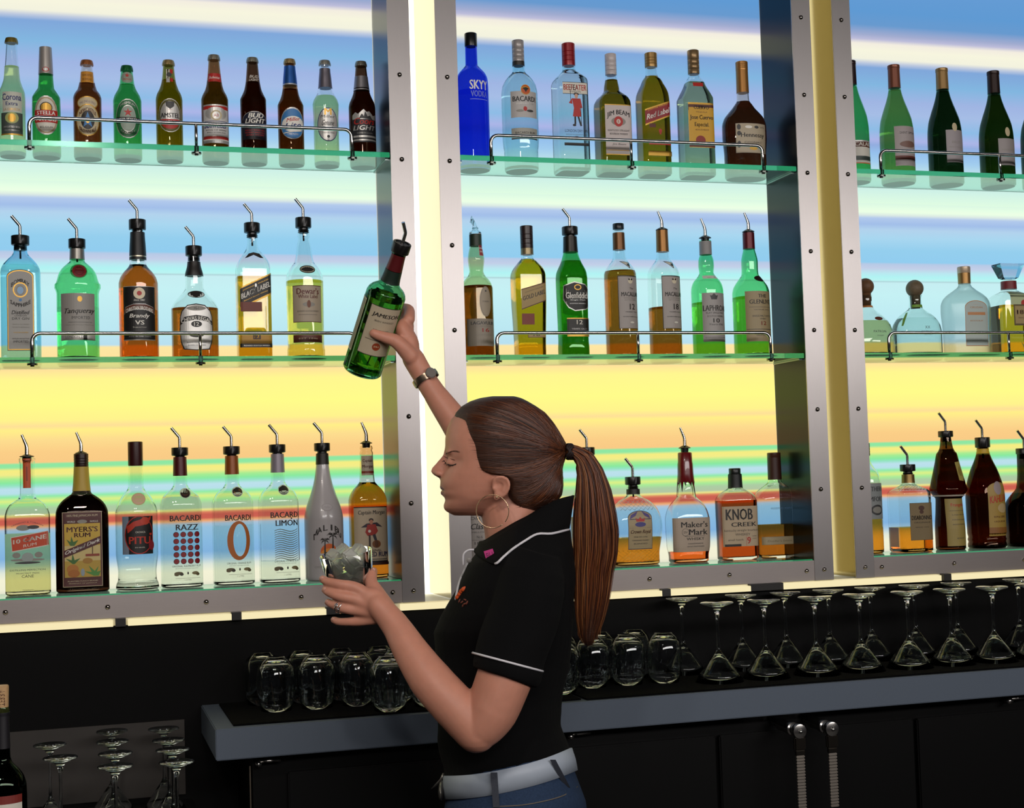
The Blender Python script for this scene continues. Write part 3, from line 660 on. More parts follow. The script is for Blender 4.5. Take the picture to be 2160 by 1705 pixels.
build('liquor_bottle', 1296, T, [(118, 11.5), (160, 12), (169, 13), (185, 16), (194, 17), (201, 26), (208, 35), (219, 41), (232, 42), (400, 41)], n=6, dr=.9, sqy=212, gl='clear', lq='7E6414', fy=170, group=g2,
  label='square bourbon bottle with white cap and white label bearing a red seal', cap=('screw', 114.5, 160, 12.2, 'C5BCBA'),
  lab=[[('r', -28, 228, 31, 334, 'g'), ('r', -28, 230, 31, 332, 'C9BDB8'), ('t', 1, 246, 50, 13, 'JIM BEAM', 'K', 0, .04, .5), ('d', 1, 264, 16, 9, 'e'), ('d', 1, 264, 10, 11, 'R'), ('d', 1, 264, 4.5, 5, 'W'), ('t', 1, 264, 4, 6, 'B', 'R'), ('t', 1, 283, 48, 4, 'KENTUCKY STRAIGHT', 'd'), ('t', 1, 290, 40, 4, 'BOURBON WHISKEY', 'd'), ('t', 1, 312, 30, 5, 'Jim Beam', 'd', .3), ('r', -26, 324, 29, 325, 'g')]])
build('liquor_bottle', 1381.5, T, [(117, 12.5), (143, 12), (160, 12.5), (168, 18), (178, 25), (190, 32), (200, 36), (215, 38), (400, 37)], n=6, dr=.9, sqy=170, gl='clear', lq='9A7C14', fy=163, group=g2,
  label='square whisky bottle with gold cap and red label slanting across it', cap=('screw', 112.7, 143, 13.2, '9C7B45', .5),
  lab=[[('p', [(-28, 238), (30, 218), (30, 250), (-28, 272)], 'g'), ('p', [(-28, 241), (30, 221), (30, 247), (-28, 269)], '8E1820'), ('t', 1, 246, 50, 12, 'Red Label', 'w', .15, .35), ('t', 1, 233, 46, 4, 'JOHNNIE WALKER', 'g', 0, .35), ('d', 4, 283, 3.5, 5, 'R'), ('r', 2, 284, 6, 290, 'R'), ('r', -20, 268, -6, 276, '5A1E10'), ('r', -22, 308, 28, 312, 'R'), ('t', 2, 303, 14, 5, 'KW', 'd'), ('r', -24, 325, 30, 335, 'g')]])
build('liquor_bottle', 1471.5, T, [(111, 12), (158, 12.2), (164, 12.5), (172, 18), (188, 28), (205, 38), (212, 41), (400, 41)], n=6, dr=.85, sqy=180, gl='clear', lq='A9B48C', fy=176, group=g2,
  label='tequila bottle with long gold cap and yellow and red label in gothic letters', cap=('screw', 107, 158, 12.4, '8E7450', .5),
  lab=[[('r', -11, 179, 12, 187, 'R'), ('r', -9, 181, 10, 185, 'K'), ('r', -28, 224, 30, 318, 'g'), ('r', -28, 228, 30, 240, 'N'), ('r', -27, 234, 29, 306, 'D2A02A'), ('t', 1, 234, 34, 8, 'CUERVO', 'K'), ('t', 1, 244, 26, 3, 'TEQUILA', 'N'), ('t', 1, 256, 52, 12, 'Jose Cuervo', 'K'), ('t', 1, 271, 32, 11, 'Especial.', 'K'), ('t', 1, 281, 30, 3, 'HECHO EN MEXICO', 'N'), ('d', -3, 303, 11, 10, '8E2A1E'), ('r', -28, 312, 30, 317, 'N')]])
build('liquor_bottle', 1573.6, T, [(137, 12), (199, 12.7), (214, 13.5), (221, 18), (230, 25), (240, 34), (252, 43), (268, 47.3), (290, 47.5), (330, 45), (400, 43)], dr=.72, n=2.3, gl='cognac', lq='dark', fy=216, group=g2,
  label='wide dark cognac bottle with gold capsule, right end of the top middle shelf', foil=[(133, 197, 'A7763C', .55)], cap=('screw', 131, 150, 12.9, 'A7763C', .5),
  lab=[[('r', -34, 268, 38, 330, 'k'), ('r', -33.5, 268.5, 37.5, 329.5, 'B4A68C'), ('t', 4, 294, 54, 12, 'Hennessy', 'K'), ('d', -6, 276, 8, 3, 'w'), ('d', 12, 276, 5, 3, 'd'), ('t', 26, 276, 12, 4, 'VS', 'd'), ('d', -27, 276, 4, 6, 'd'), ('d', -27, 289, 4, 5, 'd'), ('d', -27, 312, 4, 7, 'd'), ('d', 4, 320, 9, 4, 'Y'), ('t', 4, 308, 40, 4, 'COGNAC', 'd')]])

# ------------------------------------------------------------------ top shelf, right cabinet: wines
g3 = 'wine bottles on the top right shelf'
def wine(cx, top, capcol, capbot, gl, lq, lab, label, hw=35.5):
    s = hw/35.5
    build('wine_bottle', cx, T, [(top+3, 11.8*s), (capbot, 12.5*s), (capbot+12, 14.5*s), (capbot+28, 19*s), (capbot+48, 26*s), (capbot+70, 32.5*s), (capbot+92, 35*s), (capbot+115, hw), (420, hw)], gl=gl, lq=lq, fy=capbot+5, group=g3,
          label=label, foil=[(top+1, capbot, capcol, .4)], cap=('plain', top, top+8, 12.9*s, capcol, .4), lab=lab)
wine(1804, 129, '2A1418', 180, 'green', 'green', [[('r', -28, 303, 26, 351, 'W'), ('r', -28, 303, 26, 312, 's'), ('r', -28, 306, 26, 317, 'N'), ('t', 5, 311, 40, 8, 'CALAIS', 'W'), ('r', -28, 336, 26, 345, '4A5650'), ('r', -28, 350, 26, 352, 'O')]],
     'green wine bottle with brown and silver label, half hidden behind a steel post', hw=33)
wine(1895.7, 138, '7E4A36', 187, 'wineg', 'yg', [[('r', -24, 274, 30, 357, 'A69C9A'), ('t', 6, 288, 38, 5, 'SAINT SIMON', 'd'), ('d', 6, 312, 20, 7, '7A5A50'), ('r', -24, 336, 30, 344, '6E3A30'), ('t', 6, 325, 34, 3.5, 'CHARDONNAY', 'd')]],
     'light green wine bottle with copper capsule and wide grey label')
wine(1997.3, 145, '9A7A48', 190, 'wined', '5C7050', [[('r', -18, 282, 28, 350, 'A0989A'), ('t', 5, 308, 22, 5, 'BRUT', 'e'), ('t', 5, 318, 34, 3, 'PINOT GRIGIO', 'e'), ('d', 2, 276, 6, 9, 'T')]],
     'dark green wine bottle with gold capsule and plain grey label')
wine(2106, 151, '2A1A16', 198, 'wined', '8A8A40', [[('r', -18, 300, 30, 356, '9B9391'), ('t', 6, 324, 34, 4, 'MERITAGE', 'e'), ('t', 6, 335, 30, 3, 'RESERVE', 'e'), ('d', 4, 286, 6, 10, 'T')]],
     'dark olive wine bottle with brown capsule behind the guard rail post')
wine(2194, 156, '20242C', 203, 'wined', '5C7050', [[('r', -18, 300, 30, 356, '9B9391')]],
     'dark wine bottle cut off by the right edge of the picture, top shelf')

# ------------------------------------------------------------------ middle shelf, left cabinet
g4 = 'pourer-topped bottles on the middle left shelf'
build('liquor_bottle', 46, MID, [(513, 13), (532, 14), (540, 18), (550, 27), (560, 35), (570, 40), (578, 41), (800, 40.5)], n=6, dr=.8, sqy=565, gl='sapphire', lq='clear', fy=562, group=g4,
  label='pale blue square gin bottle with tall arched grey label, left end of the middle shelf', pour=(498, 517, 19, 456),
  lab=[[('a', -27, 573, 27, 743, '4A4038'), ('a', -26, 574.5, 26, 741.5, 'g'), ('a', -24.5, 576.5, 24.5, 739.5, '9E9C96'), ('t', 0, 597, 36, 9, 'BOMBAY', 'k', 0, 0, 1.1), ('d', 0, 616, 15, 16, 'g'), ('d', 0, 616, 12.5, 13.5, '9E9C96'), ('d', 0, 617, 9, 11, 'e'), ('d', 0, 617, 6.5, 8, '8FB4D6'), ('d', 0, 637, 3, 3, 'b'),
        ('t', 0, 648, 40, 8, 'SAPPHIRE', 'k', 0, 0, -1.0), ('t', 0, 663, 34, 8, 'Distilled', 'd', .25), ('t', 0, 670, 24, 3, 'LONDON', 'd'), ('t', 0, 676, 34, 5, 'DRY GIN', 'd'), ('t', 0, 688, 32, 2.5, 'FROM A 1761 RECIPE', 'e'), ('t', 0, 694, 34, 2.5, 'TEN EXOTIC BOTANICALS', 'e'), ('t', 0, 705, 30, 2.5, 'VAPOUR INFUSED', 'Y'), ('t', 0, 718, 34, 2.5, 'DISTILLED AND BOTTLED', 'd'), ('t', 0, 724, 30, 4.5, 'IMPORTED', 'k')]])
build('liquor_bottle', 166, MID, [(520, 14), (548, 15), (553, 16), (560, 24), (568, 32), (578, 38), (590, 41.5), (598, 44), (601, 47), (608, 47), (614, 44.5), (622, 43), (800, 43)], gl='green', lq='clear', fy=650, group=g4,
  label='bright green gin bottle with red wax seal and grey label in script', pour=(505, 524, 18, 462), foil=[(526, 548, '8E8B84', .6)],
  lab=[[('d', 3, 577, 18, 16, '2E9A50'), ('d', 4, 577, 14.5, 14, '7A1418'), ('d', 4, 577, 10, 9.5, '5E0E12'), ('r', -38, 624, 38, 705, '99958E'), ('d', 4, 636, 5, 6, 'g'), ('t', 3, 662, 66, 14, 'Tanqueray', 'k', .35, .02), ('t', 6, 675, 38, 6, 'IMPORTED', 'd'), ('r', -20, 684, 30, 684.6, 'd'), ('t', 4, 690, 60, 2, 'SPECIAL DRY DISTILLED ENGLISH GIN', 'e'), ('r', -38, 707, 38, 722, 's'), ('r', 10, 707, 18, 722, 'K'), ('t', -4, 715, 44, 5, 'LONDON DRY', 'd')]])
build('liquor_bottle', 294.6, MID, [(486, 15), (492, 14.5), (520, 16), (548, 17), (558, 17), (566, 22), (575, 30), (586, 37), (600, 40.5), (800, 40.7)], gl='clear', lq='C25C1A', fy=560, group=g4,
  label='amber brandy bottle with black labels and a gold medallion on its neck', pour=(464, 485, 18, 423), foil=[(491, 549, '151414'), (492, 494.5, 'C9C1A8', .8), (541, 543.5, 'C9C1A8', .8)],
  neck=[[('d', 0, 512, 9.5, 11, 'W'), ('d', 0, 512, 5, 6, 'R'), ('t', 0, 528, 16, 4, 'Brandy', 'w', .3)]],
  lab=[[('r', -36, 609, 36, 722, 's'), ('r', -36, 610, 36, 720, '161414'), ('d', 0, 624, 12, 12, 'c'), ('d', 0, 624, 5, 5, 'R'), ('t', 0, 638, 22, 4, 'Since 1882', 'w', .3), ('p', [(-35, 668), (-30, 652), (-12, 646), (12, 646), (30, 652), (35, 668), (30, 664), (12, 658), (-12, 658), (-30, 664)], 's'), ('p', [(-34, 666.5), (-29.5, 653), (-12, 647), (12, 647), (29.5, 653), (34, 666.5), (29.5, 663), (12, 657), (-12, 657), (-29.5, 663)], 'N'), ('t', 0, 654.5, 58, 8, 'CHRISTIAN BROTHERS', 'w', 0, 0, .8), ('t', 0, 672, 40, 11, 'Brandy', 'w', .3), ('t', 0, 685, 18, 9, 'VS', 'w'), ('t', 0, 695, 28, 3, 'Superior', 'W'), ('t', 0, 714, 46, 2.5, 'AGED IN OAK CASKS', 'S')]])
build('liquor_bottle', 413, MID, [(541, 12), (560, 13.5), (583, 18.5), (600, 18.5), (612, 20), (620, 26), (630, 35), (641, 44), (652, 48.5), (800, 48.5)], dr=.8, n=2.4, gl='clear', lq='A8601E', fy=652, group=g4,
  label='broad whisky bottle with black neck foil and rounded silver and black shield label', pour=(520, 540, 17.5, 479), foil=[(553, 583, '1B1512')],
  lab=[[('d', 2, 624, 18, 8, 'k'), ('d', 2, 624, 16.5, 6.5, 'DDE6E0'), ('t', 2, 624, 20, 4, '1801', 'e'),
        ('p', [(-34, 672), (-30, 660), (-18, 648), (0, 645), (18, 648), (30, 660), (34, 672), (35, 700), (33, 725), (27, 741), (0, 743), (-27, 741), (-33, 725), (-35, 700)], 'k'), ('p', [(-32, 672), (-28, 661), (-17, 650), (0, 647), (17, 650), (28, 661), (32, 672), (33, 700), (31, 724), (25, 739), (0, 741), (-25, 739), (-31, 724), (-33, 700)], 's'),
        ('d', 0, 655, 20, 5, 'e'), ('t', 0, 655, 10, 6, '*', 'k'), ('p', [(-34, 684), (-24, 673), (0, 669), (24, 673), (34, 684), (34, 691), (24, 683), (0, 679), (-24, 683), (-34, 691)], 'K'), ('t', 0, 675.5, 62, 8, 'CHIVAS REGAL', 'w', 0, 0, .9), ('d', 0, 688, 11, 6.5, 'K'), ('t', 0, 688, 10, 8, '12', 'w'), ('d', 0, 710, 15, 6, 'k'), ('d', -24, 708, 3, 3, 'e'), ('d', 24, 708, 3, 3, 'e'), ('t', 0, 726, 40, 2.5, 'BLENDED SCOTCH WHISKY', 'd'), ('t', 0, 732, 36, 2.5, 'AGED 12 YEARS', 'd')]])
build('liquor_bottle', 537.5, MID, [(497, 10.5), (502, 11), (510, 10.5), (525, 13), (535, 19), (543, 26), (551, 32), (560, 36), (570, 38), (800, 38.5)], n=7, dr=.85, sqy=550, gl='clear', lq='CC9620', fy=586, group=g4,
  label='square whisky bottle half full of gold liquid with black label slanting across it', pour=(471, 491, 17, 431),
  lab=[[('p', [(-19, 549), (-10, 538), (0, 535), (12, 538), (20, 548), (14, 548), (0, 541), (-13, 547)], 'k')], [('p', [(-31, 611), (36, 579), (36, 624), (-31, 656)], 'g'), ('p', [(-31, 614), (36, 582), (36, 620), (-31, 652)], '1B1A17'), ('d', 2, 606, 2, 4, 's'), ('t', 2, 616, 60, 11, 'BLACK LABEL', 'w', 0, .46), ('t', 2, 605, 54, 3, 'JOHNNIE     WALKER', 'g', 0, .46), ('t', 2, 628, 50, 3, 'Blended Scotch Whisky', 'g', 0, .46), ('r', -30, 641, 14, 661, '6E2A14')], [('r', -33, 709, 36, 735, 'B88A2A'), ('r', -6, 707, 10, 719, '3A1A10'), ('t', 2, 713, 10, 7, '12', 'g'), ('r', -33, 728, 36, 736, '1B1A17'), ('t', 2, 732, 54, 2.5, 'BLENDED SCOTCH WHISKY', 's')]])
build('liquor_bottle', 646.5, MID, [(488, 10.5), (493, 12.5), (499, 12.5), (503, 11.5), (520, 15), (545, 18.5), (556, 22), (565, 29), (575, 35), (588, 39), (730, 38), (740, 39.5), (800, 39.5)], gl='clear', lq='yellow', fy=594, group=g4,
  label='yellow whisky bottle with tan rectangular label and small oval above it', pour=(460, 481, 17, 420),
  lab=[[('d', 2, 573, 17, 9, 'k'), ('d', 2, 573, 15, 7, 'A8A48C'), ('r', -33, 607, 33, 684, 'N'), ('r', -32, 608.5, 32, 682.5, 'A99A84'), ('t', 1, 619, 48, 13, "Dewar's", '5A1A16'), ('t', 1, 630, 42, 8, 'White Label', '5A1A16'), ('d', 2, 647, 13, 5, 'e'), ('d', 2, 646, 4, 8, '6E3A1E'), ('t', 1, 661, 46, 3, 'BLENDED SCOTCH WHISKY', 'd'), ('r', -20, 668, 20, 668.6, 'd'), ('r', -33, 703, 33, 706, 'R'), ('r', -33, 710, 33, 726, '5E2C20'), ('t', 0, 718, 40, 3, 'EST 1846', 'T')]])

# ------------------------------------------------------------------ middle shelf, middle cabinet
g5 = 'single malt bottles on the middle shelf'
def bird(bt, root):   # clear plastic stopper
    bm = bmesh.new(); z = bt.z(493)
    lathe(bm, [(z, 13*bt.k), (z+.004, 12*bt.k), (z+.006, 9*bt.k), (z+.011, 5*bt.k), (z+.013, 7*bt.k), (z+.0145, 6*bt.k)], 20)
    tube(bm, [(0, 0, z+.012), (-.002, 0, z+.022), (-.007, 0, z+.036)], [.006, .005, .0035], 10)
    for a in range(5): tube(bm, [(-.003, 0, z+.020+.003*a), (-.012+.001*a, .002, z+.030+.0035*a)], .0012, 6)
    obj('plastic_stopper', bm, glass('F4FAFA', .08, 1.4, 'plastic'), root)
build('liquor_bottle', 1010.5, MID, [(495, 12.5), (520, 12.8), (533, 15.5), (548, 17.5), (562, 16), (573, 14.8), (582, 18), (590, 25), (600, 31), (610, 33.5), (800, 33)], gl='BFCF92', lq='8A4618', fy=605, group=g5,
  label='green glass malt bottle of brown whisky with clear plastic stopper and red neck strip', foil=[(494, 520, '2A3A2A')], extra=bird,
  neck=[[('r', 3, 494, 15, 542, 'C4A8A0'), ('r', 4, 495, 14, 524, '8E1A28'), ('r', 4, 527, 14, 541, '9E3A3A')]],
  lab=[[('d', 10, 640, 14, 32, '938876'), ('d', 10, 640, 12, 29, 'A0937E'), ('t', 10, 640, 16, 3, 'CLASSIC', 'd'), ('d', 10, 618, 2, 2, 'd')], [('r', -34, 676, 34, 733, '8E8474'), ('t', 4, 685, 56, 7, 'LAGAVULIN', 'd'), ('t', 8, 700, 16, 8, '16', '8E2A20'), ('t', 4, 692, 44, 2, 'SINGLE ISLAY MALT WHISKY', 'e'), ('t', 4, 710, 44, 2, 'DISTILLED IN SCOTLAND', 'e')]])
build('liquor_bottle', 1119, MID, [(482, 12.5), (538, 13), (547, 13.3), (553, 20), (560, 28), (570, 36), (582, 40), (620, 40), (690, 37.5), (733, 36), (800, 37)], n=5, dr=.85, sqy=560, gl='clear', lq='C99C18', fy=548, group=g5,
  label='golden whisky bottle with black cap and tan label slanting across it', foil=[(525, 538, '8E8060', .6)], cap=('screw', 477, 526, 13.6, '2A1A18'),
  lab=[[('p', [(-24, 614), (32, 598), (32, 637), (-24, 657)], 'N'), ('p', [(-24, 616), (32, 600), (32, 635), (-24, 655)], 'A38A55'), ('t', 4, 626, 50, 9, 'GOLD LABEL', 'k', 0, .32), ('t', 4, 615, 40, 2.5, 'JOHNNIE WALKER', 'k', 0, .32), ('r', -24, 665, 3, 688, '7A2E14'), ('r', -12, 703, 28, 715, 'N'), ('r', -11, 704, 27, 714, 'A38A55'), ('t', 7, 709, 14, 6, '18', 'k')]])
build('liquor_bottle', 1211, MID, [(500, 14), (533, 15.5), (545, 19), (555, 25), (565, 31), (577, 36.5), (590, 38), (720, 36.5), (735, 37.5), (800, 37.5)], n=3.2, dr=.95, sqy=575, gl='4FB85A', lq='7A9A3A', fy=552, group=g5,
  label='deep green malt bottle with bulging black label and white lettering', pour=(479, 496, 17, 441), foil=[(497, 533, '1E1A12', .3), (529, 531.5, 'B8A878', .8)],
  lab=[[('p', [(-28, 606), (-4, 598), (20, 603), (31, 612), (31, 652), (20, 657), (-4, 660), (-18, 653), (-30, 635)], 's'), ('p', [(-26.5, 607.5), (-4, 600), (20, 605), (30, 613), (30, 650), (20, 655), (-4, 658), (-17, 651), (-28, 634)], '16160F'), ('t', 3, 627, 52, 13, 'Glenfiddich', 'w'), ('d', 3, 610, 8, 6, 'g'), ('d', 3, 610, 6, 4, '16160F'), ('t', 3, 637, 34, 3, 'Single Malt', 's', .2), ('t', 3, 644, 36, 2, 'SCOTCH WHISKY', 's'), ('r', -22, 674, 31, 676, 'g'), ('r', -22, 676, 31, 709, '1B1B12'), ('t', 5, 683, 13, 9, '12', 'W'), ('r', -22, 709, 31, 713, 'g'), ('t', 4, 697, 34, 3, 'YEARS OLD', 'S')]])
def macallan(cx, age, pourkw, fy, extra_cap, label):
    build('liquor_bottle', cx, MID, [(484, 12), (528, 12.7), (545, 14), (553, 18), (561, 25), (570, 31), (580, 34), (600, 34.3), (800, 31)], gl='clear', lq='9A5C1A', fy=fy, group=g5, label=label,
      neck=[[('p', [(-8, 554), (16, 556), (12, 571)], 'k'), ('p', [(-5, 555.5), (14, 557), (11, 568)], 'W')]],
      lab=[[('r', -18, 586, 34, 697, 'k'), ('r', -16.5, 588, 34, 696, 'A29A94'), ('d', 10, 597, 6, 6, 'C'), ('d', 7, 594, 2, 2, 'K'), ('d', 13, 594, 2, 2, 'K'), ('t', 12, 613, 10, 4, 'The', 'd', .2), ('t', 11, 625, 44, 9, 'MACALLAN', 'k'), ('t', 11, 633, 34, 1.8, 'HIGHLAND SINGLE MALT', 'e'), ('t', 11, 637, 30, 1.8, 'SCOTCH WHISKY', 'e'), ('t', 13, 651, 13, 12, age, 'k'), ('t', 11, 662, 30, 2, 'YEARS OLD', 'd'), ('t', 11, 672, 40, 2, 'MATURED IN SHERRY OAK CASKS', 'd'), ('d', 11, 684, 5, 2, 'W')]], **extra_cap)
macallan(1314, '12', None, 573, dict(foil=[(492, 528, '6E4A28', .5)], cap=('plain', 472, 485, 12, '141A1E')), 'clear malt bottle numbered 12 with black stopper, copper foil and grey label')
macallan(1406, '18', None, 650, dict(foil=[(487, 532, '8E6434', .6)], pour=(482, 486, 13, 446, 'disc')), 'clear malt bottle numbered 18 with steel spout, copper foil and grey label')
build('liquor_bottle', 1497, MID, [(508, 12.3), (537, 12.6), (550, 16), (562, 16.5), (576, 15), (584, 19), (593, 27), (603, 32), (615, 34), (800, 34)], gl='green', lq='olive', fy=640, group=g5,
  label='green malt bottle with grey neck foil and white label numbered 10', foil=[(510, 538, '8E8C8A')], pour=(499, 503, 13, 461, 'disc'),
  neck=[[('r', -18, 584, 18, 591, 'W', .0), ('t', 3, 587.5, 22, 4, 'ISLAY 1815', 'k')]],
  lab=[[('r', -26, 622, 34, 724, 'A19C98'), ('p', [(0, 623), (5, 628), (9, 627), (6, 636), (-6, 636), (-9, 627), (-5, 628)], 'd'), ('t', 8, 654, 64, 12, 'LAPHROAIG', 'k'), ('t', 4, 664, 44, 4, 'ISLAY SINGLE MALT', 'k'), ('t', 4, 671, 40, 4, 'SCOTCH WHISKY', 'k'), ('t', 4, 680, 15, 9, '10', 'k'), ('t', 4, 688, 34, 4, 'Years Old', 'd', .3), ('t', 4, 707, 34, 2, 'EST 1815', 'd'), ('t', 4, 715, 50, 2, 'DISTILLED AND BOTTLED IN SCOTLAND', 'd')]])
build('liquor_bottle', 1589, MID, [(492, 11.8), (526, 12.2), (538, 15), (553, 17.5), (570, 17.3), (580, 18), (588, 23), (597, 30), (608, 36.5), (620, 39), (800, 38)], gl='green', lq='olive', fy=628, group=g5,
  label='tall green malt bottle with maroon neck foil and tan label numbered 12', foil=[(490, 526, '5E1420', .3)], pour=(486, 490, 13, 449, 'disc'),
  neck=[[('t', 4, 500, 16, 4, 'THE GLEN', 'W')], [('d', 12, 591, 15, 7, '20100A')]],
  lab=[[('r', -30, 619, 38, 724, '9E8D68'), ('t', 8, 629, 20, 7, 'THE', 'k'), ('t', 8, 641, 58, 9, 'GLENLIVET', 'k'), ('r', -22, 652, 34, 652.6, 'd'), ('t', 8, 658, 40, 2, 'GEORGE SMITH', 'd'), ('t', 8, 671, 48, 4, 'SINGLE MALT SCOTCH', 'd'), ('t', 8, 677, 16, 3, 'WHISKY', 'd'), ('t', 9, 686, 12, 8, '12', '7A2A1A'), ('r', -29, 698, 37, 699, 'd'), ('t', 8, 711, 34, 3, 'GLENLIVET', 'd')]])
# ------------------------------------------------------------------ middle shelf, right cabinet
g6 = 'bottles on the middle right shelf'
def cork_ball(y, r, c):
    def f(bt, root):
        bm = bmesh.new(); z = bt.z(y); sphere(bm, (0, 0, z), r*bt.k, u=20, v=14)
        lathe(bm, [(z-r*bt.k*2.3, 10*bt.k), (z-r*bt.k*.8, 11*bt.k)], 16)
        obj('cork_stopper', bm, pm(c, .6, 0, .3, 120, bump=.3, name='cork'), root)
    return f
def ribbon(col):
    return [('p', [(-44, 676), (-26, 662), (-14, 655), (14, 655), (14, 650), (-14, 650), (-28, 657), (-48, 672)], col)]
build('liquor_bottle', 1832, MID, [(624, 13), (630, 12), (648, 13), (655, 18), (664, 30), (674, 40), (688, 49), (705, 54), (725, 56), (800, 56)], dr=.7, n=2.6, gl='clear', lq='yg', fy=679, group=g6,
  label='squat round bottle of yellow tequila with brown ball cork, partly behind the post', extra=cork_ball(605, 18, '6E4A2A'),
  lab=[[('t', 8, 703, 30, 5, 'PATRON', 'd'), ('t', 8, 712, 16, 3, 'ANEJO', 'd'), ('d', 12, 675, 10, 4, 'N')]], neck=[[('r', -14, 646, 14, 650, 'C2742A')]])
build('liquor_bottle', 1936, MID, [(624, 14), (632, 12.5), (650, 14), (656, 20), (664, 32), (674, 42), (688, 50), (705, 53), (800, 54)], dr=.7, n=2.6, gl='aqua2', lq='clear', fy=673, group=g6,
  label='squat round clear tequila bottle with grey-green ball cork and green ribbon', extra=cork_ball(609, 18.5, '6A5A42'),
  lab=[[('t', 4, 694, 12, 6, 'XX', 'd'), ('t', 4, 703, 30, 4, 'PATRON', 'd'), ('t', 4, 709, 18, 3, 'SILVER', 'd')]], neck=[[('r', -15, 644, 15, 650, '6E9A2E')], [('p', [(-52, 690), (-46, 676), (-34, 662), (-28, 660), (-40, 676), (-48, 690)], '6E9A2E')]])
build('liquor_bottle', 2041.7, MID, [(566, 13), (600, 12.5), (606, 15), (614, 26), (622, 38), (632, 48), (645, 53), (660, 53.5), (700, 51), (800, 47)], dr=.55, n=3, gl='D4DEDC', rough=.28, group=g6,
  label='wide frosted glass bottle with gold neck and faint orange arched print', foil=[(577, 599, '9A7440', .6)], cap=('plain', 563, 577, 13.6, 'BFA98E', .3),
  lab=[[('a', -21, 637, 34, 733, 'C58A5A'), ('a', -20, 638.5, 33, 731.5, 'B6C2BC'), ('r', -15, 662, 28, 668, 'C58A5A'), ('t', 6, 652, 30, 4, 'CRUZAN', 'B9834E'), ('t', 6, 680, 30, 3, 'ESTATE RUM', 'B9834E')]])
def stopper1800(bt, root):
    bm = bmesh.new(); z0, z1 = bt.z(590), bt.z(558); k = bt.k
    rs = []
    for z, w in ((z0, 12), (z0+.004, 18), (z1-.003, 29), (z1, 29)):
        rs.append([Vector((w*k*sx, w*k*.55*sy, z)) for sx, sy in ((-1, -1), (1, -1), (1, 1), (-1, 1))])
    rings(bm, rs); obj('trapezoid_stopper', bm, glass('E6F4F8', .02, 1.45), root, smooth=False)
build('liquor_bottle', 2135, MID, [(594, 15.5), (612, 16), (617, 20), (621, 34), (628, 42), (640, 43), (800, 46)], n=7, dr=.85, sqy=616, gl='clear', lq='gold', fy=646, group=g6,
  label='square amber tequila bottle with clear trapezoid stopper and red neck band', foil=[(592, 611, '7A2228')], extra=stopper1800,
  lab=[[('r', -18, 618, 40, 646, 'B6C296'), ('d', 14, 643, 7, 7, 'R'), ('r', -12, 646, 38, 690, '5A4A20'), ('r', -9, 649, 38, 686, 'A38C5A'), ('t', 14, 662, 36, 9, '1800', '5A2A14'), ('t', 14, 674, 30, 3, 'REPOSADO', '5A2A14')], [('p', [(10, 742), (2, 722), (12, 735), (14, 716), (18, 735), (30, 722), (20, 742)], '8A8A1E')]])

# ------------------------------------------------------------------ bottom shelf, left cabinet
g7 = 'rum bottles on the bottom left shelf'
build('liquor_bottle', 60.4, BOT, [(966, 14), (968, 17), (974, 17), (978, 15.5), (1045, 16), (1053, 19), (1058, 28), (1065, 37), (1075, 43), (1090, 46.5), (1400, 47)], n=6, dr=.75, sqy=1062, gl='clear', lq='pale', fy=1125, group=g7,
  label='clear square rum bottle with orange strip on its neck and orange tilted label', pour=(961, 964, 15, 917, 'disc'),
  neck=[[('r', -8, 968, 8, 1030, 'C4501E'), ('r', -1.5, 985, 1.5, 1015, '8E3A14')]],
  lab=[[('p', [(-33, 1132), (42, 1120), (44, 1151), (-31, 1163)], 'W'), ('p', [(-32, 1133.5), (42, 1121.5), (43, 1149.5), (-30, 1161)], 'C4421A'), ('t', 5, 1137, 66, 9, '10 CANE', 'W', 0, .16), ('t', 5, 1149, 26, 6, 'RUM', 'W', 0, .16)], [('t', 0, 1101, 64, 3, 'TRINIDAD & TOBAGO', 'd', 0, 0, 3)]
        + [('d', -8, 1113, 14, 6, 'e'), ('d', 12, 1112, 12, 4, 'd'), ('d', 0, 1180, 34, 3, 'e'), ('d', 0, 1175, 12, 10, '9AA6A0'), ('d', 0, 1186, 26, 2.5, 'd'), ('d', -22, 1170, 8, 6, 'e'), ('d', 22, 1170, 8, 6, 'e'),
           ('t', 0, 1201, 70, 3.5, 'DISTILLING PERFECTION', 'd'), ('t', 0, 1208, 46, 3, 'FROM FIRST PRESS', 'd'), ('t', 0, 1214, 24, 6, 'CANE', 'k'), ('t', 0, 1243, 22, 2.5, 'TRINIDAD', 'd')]])
